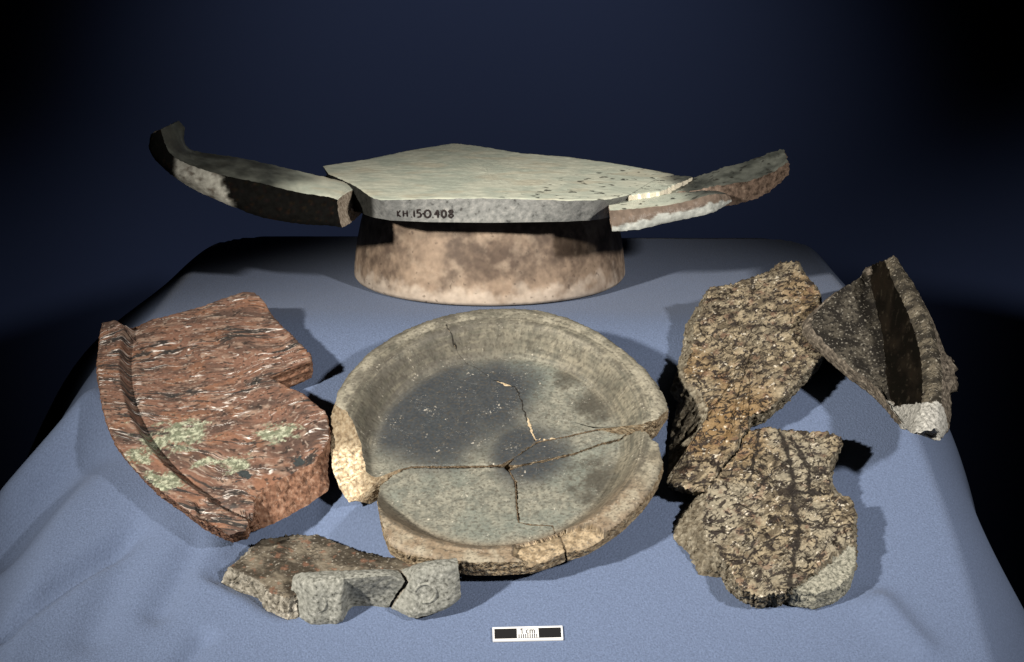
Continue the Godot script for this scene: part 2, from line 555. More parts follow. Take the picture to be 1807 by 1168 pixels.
# ------------------------------------------------------------------ red banded fragment
func red_fragment() -> void:
	var top := plan([-6.05, -6.95, -5.45, -7.1, -5, -6.52, -4.79, -6.66, -3.52, -7.62, -2.07, -7.99, -0.86, -8.42, 0.35, -8.93, 1.23, -9.29, 1.86, -9.23, 2.5, -8.34, 3.03, -6.95, 3.71, -5.99, 4.51, -4.83, 5.24, -3.65, 5.39, -3.13, 4.5, -2.98, 3.62, -2.84, 2.96, -2.73, 3.19, -2.08, 4.38, -1.08, 5.11, -0.57, 5.74, 0.35, 6.35, 1, 6.51, 2.03, 6.51, 3.21, 5.95, 4.42, 5.24, 4.85, 4.33, 5.46, 3.64, 5.9, 2.9, 6.96, 3.19, 7.14, 2.96, 9.07, 2.2, 9.25, 1.75, 8.99, 0.6, 8.15, -0.75, 6.75, -2.25, 5.28, -3.37, 3.74, -4.29, 2.04, -5.05, -0.06, -5.57, -2.02, -5.87, -3.46, -6.08, -5.9])
	var under := plan([-6.47, -8.72, -5.41, -8.34, -2.42, -9.02, 0.94, -10.21, 2.22, -9.29, 3.45, -6.96, 5.21, -4.18, 5.21, -3.1, 4.07, -2.88, 3.09, -3.18, 4.12, -2.08, 6.13, 0.1, 6.37, 1.59, 6.6, 2.83, 6.42, 5.33, 5.3, 6.31, 3.92, 7.21, 3.01, 7.59, 2.52, 7.61, 1.74, 7.74, 1.27, 7.47, 0.07, 6.52, -1.31, 5.07, -2.85, 3.57, -4.01, 2, -4.94, 0.33, -5.72, -1.76, -6.26, -3.81, -6.54, -5.52, -6.72, -7.79])
	var c: Vector3 = Vector3(11.87, -5.83, 17.92) * CM
	var box := bounds(top)
	var block_spot := plan([0.43, 7.12, 1.58, 6.87, 2.95, 7.61, 3.07, 9.08, 2.12, 9.25, 0.67, 8.09])
	var high := func(x: float, z: float) -> float:
		var d := Vector2(x - c.x, z - c.y).length()
		var y := 0.006 * band(c.z - 0.0150, c.z - 0.0115, d) - 0.0012 * exp(-pow((d - c.z + 0.0165) / 0.0016, 2.0))
		if Geometry2D.is_point_in_polygon(Vector2(x, z), block_spot): y -= 0.002
		return y
	var n1 := noise(101, 0.10, 3)
	var n2 := noise(102, 0.55, 4)
	var n3 := noise(103, 1.0, 4)
	var n4 := noise(104, 2.4, 4)
	var n5 := noise(105, 5.0, 3)
	var green := plan([-1.23, 1.87, -2.72, 3.76, -1.39, 5.52, 3.96, 2.3, 1.83, 4.16, 0.26, 3.86])
	var dark := plan([5.13, 4.33, 2.46, 5])
	var sizes := [1.5, 0.75, 0.9, 0.9, 0.75, 0.45]
	var paint := func(x: float, z: float) -> Color:
		var w := n1.get_noise_2d(x, z)
		var lean := lerpf(-0.10, 0.30, band(-3.0, 5.0, z - 0.5 * x))
		var s := x + w * 1.5
		var t := z - x * lean + w * 0.9 + 0.12 * n2.get_noise_2d(x * 0.7, z)
		var b := n2.get_noise_2d(s * 0.35, t * 1.6)
		var col := mix(Color(0.055, 0.037, 0.031), Color(0.120, 0.068, 0.050), band(-0.4, 0.35, b + 0.3 * n4.get_noise_2d(s * 0.6, t)))
		col = mix(col, Color(0.19, 0.135, 0.105), 0.8 * band(0.10, 0.6, n3.get_noise_2d(s * 0.5 + 40.0, t * 1.6)))
		col = mix(col, Color(0.150, 0.076, 0.047), 0.6 * band(0.10, 0.5, n2.get_noise_2d(x * 0.6 + 9.0, t * 1.2 + 30.0)))
		var broken_up := n4.get_noise_2d(s * 0.35, t * 1.3)
		var r := absf(n3.get_noise_2d(s * 0.10, t * 0.85 + 7.0)) + 0.055 * broken_up
		var dk := band(0.12, 0.03, r) * band(-0.25, 0.15, n2.get_noise_2d(s * 0.22 + 60.0, t * 0.9) + 0.3 * broken_up)
		col = mix(col, Color(0.018, 0.020, 0.021), 0.92 * dk)
		var fleck := band(0.040, 0.010, absf(r - 0.105)) * band(-0.12, 0.22, n5.get_noise_2d(s * 0.12, t * 0.7)) * band(-0.2, 0.15, n2.get_noise_2d(s * 0.4 + 11.0, t))
		col = mix(col, Color(0.50, 0.48, 0.46), 0.95 * fleck)
		col = mix(col, Color(0.020, 0.017, 0.016), 0.8 * band(0.26, 0.44, n5.get_noise_2d(s * 0.35 + 20.0, t * 0.8)))
		col = mix(col, Color(0.24, 0.20, 0.17), 0.6 * band(0.3, 0.5, n5.get_noise_2d(s * 0.4 + 70.0, t * 1.0)))
		for k in green.size():
			var gp := green[k] * 100.0
			var v := Vector2(x, z) - gp
			v = Vector2(v.x * 0.72 - v.y * 0.35, v.y * 1.15 + v.x * 0.25)
			var m: float = 1.0 - v.length() / (sizes[k] as float) + 0.9 * n3.get_noise_2d(x * 0.8, z * 1.2) + 0.4 * n5.get_noise_2d(x, z)
			if m > 0.0:
				var gc := mix(Color(0.10, 0.115, 0.08), Color(0.27, 0.29, 0.22), band(-0.3, 0.35, n4.get_noise_2d(x, z)))
				gc = mix(gc, Color(0.05, 0.055, 0.04), band(0.11, 0.02, absf(n4.get_noise_2d(x * 0.9 + 4.0, z * 1.2))) * 0.85)
				col = mix(col, gc, 0.9 * band(0.0, 0.55, m))
		for k in dark.size():
			var m: float = 1.0 - (Vector2(x, z) - dark[k] * 100.0).length() / 0.30 + 1.6 * n4.get_noise_2d(x * 0.8, z * 0.8)
			col = mix(col, Color(0.025, 0.03, 0.032), band(0.0, 0.3, m))
		return col * (1.0 + 0.25 * n5.get_noise_2d(x + 3.0, z))
	var skin := painted(picture(640, 640, box, paint), 0.52, 0.05)
	var side := broken(120, [Color(0.022, 0.015, 0.013), Color(0.11, 0.056, 0.036), Color(0.19, 0.115, 0.08), Color(0.38, 0.32, 0.28)], [0.12, 0.4, 0.68, 0.95], 14.0)
	var t := thing("stone_fragment", "reddish stone vessel fragment with dark bands, pale green patches and curved raised rim", "stone fragment", Vector3(-0.1574, -0.0243, -0.8294), 26, 5, "broken stone vessel pieces on the cloth")
	part("body", slab(top, under, high, func(_x, _z): return -0.0125, skin, side, box, {"count": 420, "rings": 64, "relief": 0.00035, "side": 0.0016, "chip": 0.0006}), t)

# ------------------------------------------------------------------ the two brown granite fragments
func brown_paint(s: int, ochre: PackedVector2Array, veins_and_edge_shade: Array, pale: float) -> Callable:
	var n1 := noise(s, 0.22, 3)
	var n2 := noise(s + 1, 0.9, 4)
	var n3 := noise(s + 2, 2.2, 4)
	var n4 := noise(s + 3, 4.6, 3)
	var n5 := noise(s + 5, 1.3, 2)
	var c1 := cells(s + 4, 0.8, 1.6)
	var turn := 0.62
	return func(x: float, z: float) -> Color:
		var a := x * cos(turn) - z * sin(turn)
		var b := x * sin(turn) + z * cos(turn)
		var w := n1.get_noise_2d(x, z)
		var fine := n4.get_noise_2d(a * 0.7, b * 1.5)
		var col := mix(Color(0.068, 0.056, 0.039), Color(0.185, 0.155, 0.107), band(-0.35, 0.35, n2.get_noise_2d(a * 0.6, b * 1.5) + 0.5 * fine))
		col = mix(col, Color(0.17, 0.155, 0.12), pale * band(-0.1, 0.4, n1.get_noise_2d(x + 30.0, z) + 0.3 * fine))
		for k in ochre.size():
			var m := 1.0 - (Vector2(x, z) - ochre[k] * 100.0).length() / 2.6 + 0.8 * w
			col = mix(col, Color(0.145, 0.088, 0.036), 0.42 * band(0.0, 0.7, m + 0.3 * fine))
		col = mix(col, Color(0.10, 0.055, 0.04), 0.5 * band(0.2, 0.5, n2.get_noise_2d(a + 15.0, b)))
		# short dark hair cracks that lean with the grain
		var gate := n2.get_noise_2d(x * 0.8 + 50.0, z * 0.8)
		var h := absf(n5.get_noise_2d(a * 0.40 + w, b * 1.0 + w * 2.0)) + 0.10 * fine
		col = mix(col, Color(0.009, 0.007, 0.006), 0.95 * band(0.125, 0.035, h) * band(-0.25, 0.05, gate))
		var h2 := absf(n5.get_noise_2d(a * 0.8 + 90.0, b * 0.40)) + 0.09 * fine
		col = mix(col, Color(0.009, 0.007, 0.006), 0.93 * band(0.09, 0.02, h2) * band(-0.05, 0.2, n2.get_noise_2d(x + 8.0, z + 80.0)))
		var e := c1.get_noise_2d(a * 0.75, b)
		col = mix(col, Color(0.016, 0.013, 0.011), 0.9 * band(-0.88, -0.97, e) * band(-0.25, 0.12, n1.get_noise_2d(x * 1.7, z * 1.7 + 9.0)))
		col = mix(col, Color(0.018, 0.015, 0.014), 0.93 * band(0.20, 0.32, n3.get_noise_2d(a * 0.6 + 70.0, b * 1.0) + 0.4 * fine))
		col = mix(col, Color(0.40, 0.37, 0.31), 0.8 * band(0.5, 0.8, n4.get_noise_2d(a * 0.6, b * 1.1 + 33.0) + 0.7 * n2.get_noise_2d(x * 1.2 + 21.0, z * 1.2)))
		for v in veins_and_edge_shade:
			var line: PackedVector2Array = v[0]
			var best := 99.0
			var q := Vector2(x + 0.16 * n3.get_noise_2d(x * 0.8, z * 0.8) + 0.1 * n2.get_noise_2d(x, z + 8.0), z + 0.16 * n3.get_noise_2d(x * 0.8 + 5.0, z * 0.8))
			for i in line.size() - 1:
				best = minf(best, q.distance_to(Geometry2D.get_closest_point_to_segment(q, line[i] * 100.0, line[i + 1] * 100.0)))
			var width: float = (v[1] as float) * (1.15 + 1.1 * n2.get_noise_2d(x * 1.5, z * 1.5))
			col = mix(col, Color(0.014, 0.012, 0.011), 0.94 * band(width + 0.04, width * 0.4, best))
		return col * (1.0 + 0.3 * n4.get_noise_2d(x + 3.0, z))

func brown_side(s: int) -> StandardMaterial3D:
	return broken(s, [Color(0.016, 0.013, 0.010), Color(0.085, 0.072, 0.052), Color(0.16, 0.145, 0.112), Color(0.36, 0.33, 0.27)], [0.15, 0.42, 0.66, 0.95], 13.0, 0.75, 7.0)

func brown_fragment() -> void:
	var top := plan([2.87, -7.18, 3.89, -7.22, 3.84, -6.46, 4.31, -5.38, 4.63, -4.38, 4.52, -3.27, 4.09, -2.01, 4.27, -0.84, 4.26, 0.4, 3.99, 0.97, 2.87, 2.2, 1.66, 3.73, 0.53, 4.82, -0.5, 5.23, -0.55, 6.17, -1.12, 6.88, -1.24, 7.47, -2.03, 8.5, -3, 10.42, -3.86, 10.23, -4.57, 9.89, -4.95, 9.53, -3.87, 7.98, -2.71, 5.91, -2.37, 4.51, -2.67, 3.22, -3.45, 2.45, -3.3, 1.49, -2.72, -0.28, -2.43, -2.02, -1.84, -3.61, -1.25, -5.14, -0.3, -5.29, 1.22, -5.95, 2.23, -6.45])
	var under := plan([3.13, -8.44, 4.21, -8.28, 4.93, -5.6, 4.88, -4.47, 4.64, -0.92, 4.38, -0.38, 3.15, 1, 1.91, 2.56, 0.76, 3.67, -0.28, 4.04, -0.33, 4.96, -0.92, 5.76, -1.79, 7.42, -2.83, 9.29, -3.72, 9.21, -4.5, 8.87, -4.8, 8.47, -4.51, 6.41, -4.14, 4.15, -3.67, 2.73, -4.03, 1.75, -3.55, 0.08, -3.05, -1.78, -2.76, -3.56, -1.89, -5.17, -1.04, -6.62, -0.08, -6.62, 1.45, -7.19])
	var box := bounds(top)
	var skin := painted(picture(640, 640, box, brown_paint(201, plan([-2.65, 1.52, -2.05, 5.61, -2.58, 6.6, -0.84, 3.78, 3.79, -4.18]), [], 0.35)), 0.6, 0.06)
	var t := thing("stone_fragment", "flat ochre brown granite fragment with narrow lower tail, beside the right of the bowl", "stone fragment", Vector3(0.1229, -0.0021, -0.8674), 26, 2, "broken stone vessel pieces on the cloth")
	part("body", slab(top, under, func(_x, _z): return 0.0, func(_x, _z): return -0.014, skin, brown_side(220), box, {"count": 420, "rings": 60, "relief": 0.0009, "side": 0.0022, "chip": 0.0012, "from": middle(top)}), t)

func veined_fragment() -> void:
	var top := plan([-0.9, -3.6, -0.4, -4.48, 0.7, -4.65, 1.42, -4.48, 2.4, -4.36, 3.22, -4.31, 4.14, -3.98, 4.11, -3.39, 3.36, -2.36, 3.17, -1.59, 2.99, -0.2, 3.2, 0.43, 3.77, 0.27, 3.96, 0.62, 3.96, 1.5, 3.68, 2.26, 3.62, 3.33, 3.26, 3.4, 2.21, 4.42, 1.14, 5.59, 0.2, 6.28, -0.04, 6.56, -1.19, 6.7, -1.87, 6.35, -2.21, 5.66, -2.29, 4.95, -2.6, 4.42, -2.75, 3.73, -3.17, 3.15, -3.41, 2.22, -3.19, 1.27, -2.97, 0.04, -2.01, -1.71, -1.15, -2.77])
	var under := plan([-0.58, -4.92, -0.13, -5.82, 0.99, -5.99, 2.74, -5.73, 4.52, -5.35, 4.58, -4.79, 3.83, -3.65, 3.61, -2.95, 3.51, -1.65, 3.72, -1.01, 4.19, -1.01, 4.42, -0.65, 4.43, 0.17, 4.14, 0.94, 4.08, 2.16, 3.89, 3.56, 3.46, 4.6, 2.69, 5.35, 2.11, 5.73, 0.58, 5.84, -1.1, 5.91, -1.83, 5.66, -2.39, 4.99, -2.53, 4.21, -3.6, 4.07, -3.97, 2.68, -4.6, 1.78, -4.52, 0.68, -3.79, -0.57, -2.75, -1.28, -1.77, -3.03])
	var facet := plan([3.74, 3.01, 3.39, 3.2, 2.34, 4.22, 1.27, 5.36, 0.32, 6.05, 1.47, 6.33, 2.56, 5.92, 3.18, 5.29, 3.57, 4.43])
	var box := bounds(top)
	var veins_and_edge_shade := [[plan([1.08, -4.48, 1.28, -2.69, 1.3, -0.67, 1.09, 0.5, 1.17, 2.03, 0.94, 3.51, 0.52, 4.95, 0.23, 6.01]), 0.14], [plan([1.58, -3.93, 1.9, -2.69, 2.23, -1.47, 3.04, -1.27]), 0.10], [plan([1.34, 0.04, 2.03, 0.04, 2.99, 0.19]), 0.10], [plan([-0.71, 0.12, 0.43, -1.47, 1.36, -2.2]), 0.05], [plan([1.14, 2.22, 1.77, 1.96, 2.63, 2.48, 3.6, 2.22]), 0.055], [plan([-2.73, 4.06, -1.45, 4.42, -0.56, 3.51, 0.61, 2.59]), 0.05], [plan([0.16, -4.65, -0.26, -2.69, -0.9, -0.67]), 0.075], [plan([2.15, -1.47, 1.97, 0.04]), 0.07], [plan([3.64, 3.33, 3.3, 3.51, 2.26, 4.49, 1.19, 5.62, 0.19, 6.35]), 0.09]]  # vein lines; the last one paints the shadow along the chipped corner
	var skin := painted(picture(640, 640, box, brown_paint(301, plan([-1.5, -4.0]), veins_and_edge_shade, 0.75)), 0.6, 0.06)
	var pale := broken(340, [Color(0.03, 0.03, 0.025), Color(0.15, 0.15, 0.125), Color(0.22, 0.215, 0.18), Color(0.32, 0.31, 0.27)], [0.1, 0.4, 0.7, 0.95], 16.0, 0.7, 6.0)
	var t := thing("stone_fragment", "greenish brown granite fragment with black veining and a pale chipped lower right corner", "stone fragment", Vector3(0.1236, -0.0484, -0.7735), 24, 0, "broken stone vessel pieces on the cloth")
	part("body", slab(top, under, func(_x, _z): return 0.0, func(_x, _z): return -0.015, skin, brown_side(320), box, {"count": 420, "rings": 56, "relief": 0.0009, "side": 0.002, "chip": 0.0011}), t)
	part("chipped_corner", slab(facet, facet, func(_x, _z): return -0.0025, func(_x, _z): return -0.0135, pale, pale, box, {"count": 160, "rings": 20, "relief": 0.0008, "side": 0.001}), t, "pale grey chipped corner")

# ------------------------------------------------------------------ dark fragment with a standing rim
func rim_fragment() -> void:
	var rows := [solid([-0.13, 0, -2.57, 0.38, 0, -2.98, 0.52, 2.2, -0.71, 1.08, 2.2, -0.81]), solid([-0.64, 0, -1.89, 0.02, 0, -1.5, 0.54, 2.2, 0.87, 1.41, 2.2, 0.78]), solid([-1.83, 0, -1.08, -0.07, 0, 0.35, 0.7, 2.2, 2.83, 1.65, 2.2, 2.44]), solid([-3.63, 0, 0.99, -0.19, 0, 2.37, 0.79, 2.2, 4.37, 1.77, 2.2, 4.05]), solid([-3.17, 0, 2.84, -0.39, 0, 3.87, 0.71, 2.2, 6.23, 1.66, 2.2, 6.24]), solid([-2.34, 0, 4.65, -0.57, 0, 5.13, 0.53, 2.2, 7.64, 1.46, 2.2, 7.78]), solid([-1.51, 0, 5.95, -0.76, 0, 6.44, 0.2, 2.2, 9.2, 1.13, 2.2, 9.29]), solid([-1.04, 0, 7.38, -0.8, 0, 7.82, -0.03, 2.2, 9.99, 0.89, 2.2, 10.2]), solid([-0.64, 0, 9.04, -0.45, 0, 9.42, -0.84, 2.2, 11.9, 0.28, 2.2, 11.8])]
	var sections := []
	for n in rows.size():
		var r: PackedVector3Array = rows[n]
		var deep := [1.0, 1.0, 1.0, 1.0, 1.0, 1.0, 0.9, 0.7, 0.25][n] as float
		var outer: Vector3 = r[3] + Vector3(0.004, -0.030, 0.0) * deep
		var left: Vector3 = r[0] + Vector3(0.002, -0.011, 0.0) * minf(1.0, deep + 0.1)
		sections.append(PackedVector3Array([r[0], r[1], r[2], r[3], outer, left]))
	var every := PackedVector2Array()
	for r in rows:
		for p in r: every.append(Vector2(p.x, p.z))
	var box := bounds(every)
	var n1 := noise(401, 0.8, 4)
	var n2 := noise(402, 3.0, 4)
	var n3 := noise(403, 6.0, 3)
	var rings := plan([-1.78, 3.57, -1.17, 3.41])
	var floor_paint := func(x: float, z: float) -> Color:
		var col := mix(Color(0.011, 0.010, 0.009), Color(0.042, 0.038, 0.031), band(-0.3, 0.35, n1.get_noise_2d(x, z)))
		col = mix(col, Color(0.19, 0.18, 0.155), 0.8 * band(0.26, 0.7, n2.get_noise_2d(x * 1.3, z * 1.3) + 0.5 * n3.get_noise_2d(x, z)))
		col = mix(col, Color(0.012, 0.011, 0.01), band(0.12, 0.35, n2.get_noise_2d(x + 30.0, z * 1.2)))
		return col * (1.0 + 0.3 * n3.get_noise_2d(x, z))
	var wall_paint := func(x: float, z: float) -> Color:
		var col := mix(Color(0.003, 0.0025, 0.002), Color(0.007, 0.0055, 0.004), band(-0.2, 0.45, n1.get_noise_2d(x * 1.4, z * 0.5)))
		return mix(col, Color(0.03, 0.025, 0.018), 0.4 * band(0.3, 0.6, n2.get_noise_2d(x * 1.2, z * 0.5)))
	var rim_paint := func(x: float, z: float) -> Color:
		var col := mix(Color(0.018, 0.016, 0.013), Color(0.075, 0.066, 0.050), band(-0.3, 0.4, n1.get_noise_2d(x, z * 1.5)))
		var r := absf(n2.get_noise_2d(x * 0.35, z * 1.3))
		col = mix(col, Color(0.012, 0.011, 0.01), 0.9 * band(0.10, 0.03, r))
		return mix(col, Color(0.24, 0.225, 0.19), 0.8 * band(0.36, 0.6, n3.get_noise_2d(x * 0.6, z * 1.3)))
	var fl := painted(picture(384, 384, box, floor_paint), 0.55, 0.06)
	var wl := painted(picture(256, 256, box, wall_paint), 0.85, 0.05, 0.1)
	var rm := painted(picture(384, 384, box, rim_paint), 0.6, 0.08)
	var dark := broken(420, [Color(0.02, 0.018, 0.015), Color(0.07, 0.06, 0.05), Color(0.15, 0.13, 0.105), Color(0.4, 0.38, 0.33)], [0.2, 0.5, 0.72, 0.97], 14.0, 0.7, 6.0)
	var white := broken(430, [Color(0.04, 0.04, 0.037), Color(0.16, 0.16, 0.15), Color(0.27, 0.27, 0.255), Color(0.42, 0.415, 0.39)], [0.1, 0.35, 0.65, 0.95], 18.0, 0.55, 6.0)
	var t := thing("stone_fragment", "dark speckled vessel fragment with a tall standing rim, at the right edge of the cloth", "stone fragment", Vector3(0.1930, 0.0208, -0.8758), 27, 6, "broken stone vessel pieces on the cloth")
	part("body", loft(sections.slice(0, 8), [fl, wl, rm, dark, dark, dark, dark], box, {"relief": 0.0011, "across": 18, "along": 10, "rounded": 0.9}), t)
	part("broken_end", loft(sections.slice(7, 9), [white, white, white, white, dark, dark, white], box, {"relief": 0.0012, "across": 12, "along": 10, "rounded": 0.9}), t, "whitish broken end of the rim")
	# the lug on the outside of the rim
	var at: Vector2 = plan([1.55, 6.64])[0]
	var b := Build.new()
	var grid_rows := []
	for i in 15:
		var row := PackedVector3Array()
		var a := PI * i / 14.0
		for j in 25:
			var u := TAU * j / 24.0
			var d := Vector3(sin(a) * cos(u), cos(a), sin(a) * sin(u))
			row.append(shake(Vector3(at.x, 0.008, at.y) + Vector3(d.x * 0.0095, d.y * 0.008, d.z * 0.0165), 0.005))
		grid_rows.append(row)
	b.grid(grid_rows, dark, Vector3(at.x, 0.008, at.y))
	part("lug", b.done(), t)

# ------------------------------------------------------------------ mended bowl
func bowl() -> void:
	var chip_spot := plan([0.69, 7.93, 1.5, 8.48, 2.29, 8.29, 3.09, 7.88, 4.06, 7.72, 5.1, 7.04, 4.44, 6.31, 3.37, 6.5, 2.59, 5.35, 1.64, 5.33, 1, 5.97])
	var high := func(x: float, z: float) -> float:
		var r := sqrt(x * x + z * z)
		var lost := 0.0032 if r > 0.070 and Geometry2D.is_point_in_polygon(Vector2(x, z), chip_spot) else 0.0
		return -lost - 0.0150 - 0.0015 * (1.0 - pow(minf(1.0, r / 0.06), 2.0)) + 0.0150 * band(0.061, 0.0755, r) - 0.002 * band(0.081, 0.087, r) - 0.0005 * exp(-pow((r - 0.0775) / 0.0006, 2.0))
	var low := func(x: float, z: float) -> float:
		var r := sqrt(x * x + z * z)
		return -0.027 + 0.018 * band(0.060, 0.088, r)
	var box := Rect2(-0.09, -0.09, 0.18, 0.18)
	var n1 := noise(501, 0.22, 3)
	var n2 := noise(502, 0.8, 4)
	var n3 := noise(503, 2.2, 4)
	var n4 := noise(504, 5.0, 3)
	var stain := plan([-3, -2.52, -0.39, -3.54, 1.53, 0.41, -3.84, -5.42])
	var cracks := [[plan([-2.34, -7.36, -2.29, -7.13, -2.1, -6.8, -1.95, -6.43]), 0.045, 0.95], [plan([-1.95, -6.43, -1.57, -6.05, -0.88, -5.52, -0.01, -4.67]), 0.012, 0.55], [plan([-0.01, -4.67, 0.51, -4.39, 1.03, -4.15, 1.28, -3.58, 1.45, -2.52, 1.62, -1.68, 1.98, -0.39]), 0.05, 0.95]]
	var wide := [4.5, 3.5, 2.5, 4.0]
	var paint := func(x: float, z: float) -> Color:
		var r := sqrt(x * x + z * z)
		var a := atan2(z, x)
		var w := n1.get_noise_2d(x, z)
		var col := mix(Color(0.140, 0.142, 0.116), Color(0.250, 0.245, 0.198), band(-0.5, 0.5, 0.6 * n2.get_noise_2d(x, z * 1.4) + 0.7 * n3.get_noise_2d(x, z) + 0.4 * n4.get_noise_2d(x, z)))
		col = mix(col, Color(0.150, 0.175, 0.152), 0.5 * band(0.0, 0.5, n1.get_noise_2d(x + 20.0, z + 4.0)))
		var s := 0.0
		for k in stain.size():
			s = maxf(s, 1.0 - (Vector2(x, z) - stain[k] * 100.0).length() / (wide[k] as float) + 0.25 * w + 0.10 * n3.get_noise_2d(x, z) + 0.06 * n4.get_noise_2d(x, z))
		col = mix(col, Color(0.020, 0.024, 0.030), 0.95 * band(-0.50, 0.55, s))
		# smoked patches by the wall on the right
		var smoke := 0.0
		for q in [Vector3(5.3, -2.6, 1.9), Vector3(5.2, 2.6, 2.1), Vector3(4.0, -4.6, 1.2)]:
			smoke = maxf(smoke, 1.0 - Vector2(x - q.x, z - q.y).length() / q.z + 0.5 * n2.get_noise_2d(x, z) + 0.35 * n3.get_noise_2d(x, z))
		col = mix(col, Color(0.032, 0.030, 0.025), 0.85 * band(0.0, 0.8, smoke))
		# the wall and rim: turned rings, darker at the upper left, brown in front
		var turned := n3.get_noise_2d(r * 2.6, a * 0.7)
		var rim := band(5.7, 6.6, r)
		var rc := mix(Color(0.060, 0.058, 0.047), Color(0.165, 0.152, 0.118), band(-0.7, 0.7, 0.7 * turned + 0.4 * n3.get_noise_2d(x, z) + 0.7 * n2.get_noise_2d(x, z)))
		rc = mix(rc, Color(0.145, 0.095, 0.058), 0.6 * band(1.5, 6.0, z + 2.0 * w))
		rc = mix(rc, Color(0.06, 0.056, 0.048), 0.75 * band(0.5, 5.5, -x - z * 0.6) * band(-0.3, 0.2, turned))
		rc = mix(rc, Color(0.24, 0.225, 0.18), 0.6 * band(-0.35, 0.35, n2.get_noise_2d(x * 0.8 + 60.0, z * 0.8)) * band(7.5, 7.9, r + 0.3 * n3.get_noise_2d(x, z)) * band(8.6, 8.2, r))
		rc = mix(rc, Color(0.03, 0.027, 0.022), 0.6 * band(0.16, 0.05, absf(r - 7.45)) * band(-0.3, 0.2, n2.get_noise_2d(x, z + 40.0)))
		col = mix(col, rc, rim * 0.85)
		if r > 7.0 and Geometry2D.is_point_in_polygon(Vector2(x, z) * CM, chip_spot):
			col = mix(Color(0.13, 0.10, 0.065), Color(0.25, 0.20, 0.135), band(-0.4, 0.4, n3.get_noise_2d(x, z)))
		col = mix(col, Color(0.05, 0.045, 0.036), 0.5 * band(0.25, 0.6, n3.get_noise_2d(x * 0.8 + 9.0, z * 2.0) + 0.4 * n4.get_noise_2d(x, z)))
		col = mix(col, Color(0.04, 0.036, 0.03), 0.55 * band(0.16, 0.45, n4.get_noise_2d(x * 0.7, z * 1.1)))
		col = mix(col, Color(0.45, 0.42, 0.36), 0.5 * band(0.68, 0.95, n4.get_noise_2d(x * 0.9 + 50.0, z * 1.2) + 0.7 * n2.get_noise_2d(x + 5.0, z)))
		# the open cracks
		for v in cracks:
			var line: PackedVector2Array = v[0]
			var q := Vector2(x + 0.10 * n3.get_noise_2d(x * 0.8, z * 0.8), z + 0.10 * n3.get_noise_2d(x * 0.8 + 5.0, z * 0.8))
			var best := 99.0
			for i in line.size() - 1: best = minf(best, q.distance_to(Geometry2D.get_closest_point_to_segment(q, line[i] * 100.0, line[i + 1] * 100.0)))
			var width: float = (v[1] as float) * (0.7 + 0.8 * n3.get_noise_2d(x, z))
			col = mix(col, Color(0.010, 0.009, 0.008), (v[2] as float) * band(width + 0.02, width * 0.4, best))
		# fine scratches
		var sc := absf(n3.get_noise_2d(x * 0.10 + z * 0.05, z * 2.2 - x * 0.9))
		col = mix(col, Color(0.42, 0.41, 0.37), 0.35 * band(0.012, 0.003, sc) * band(0.0, 0.3, n2.get_noise_2d(x + 80.0, z)))
		return col * (1.0 + 0.22 * n4.get_noise_2d(x + 3.0, z))
	var skin := painted(picture(768, 768, box, paint), 0.5, 0.025)
	var side := broken(520, [Color(0.08, 0.065, 0.05), Color(0.30, 0.23, 0.15), Color(0.48, 0.41, 0.29), Color(0.65, 0.60, 0.50)], [0.12, 0.4, 0.66, 0.95], 15.0, 0.75, 6.0)
	var under := broken(530, [Color(0.03, 0.027, 0.022), Color(0.10, 0.085, 0.065), Color(0.2, 0.17, 0.13)], [0.2, 0.5, 0.9], 9.0, 0.6, 3.0)
	var t := thing("stone_bowl", "shallow round grey bowl mended from sherds, dark stained floor and cracks", "bowl", Vector3(-0.0086, -0.0236, -0.7976), 30, 3)
	var pale := func(p: Vector3) -> Color:
		var k := band(-0.060, -0.070, p.x) * band(-0.004, 0.006, p.z)
		return Color(0.42, 0.41, 0.40).lerp(Color.WHITE, k)
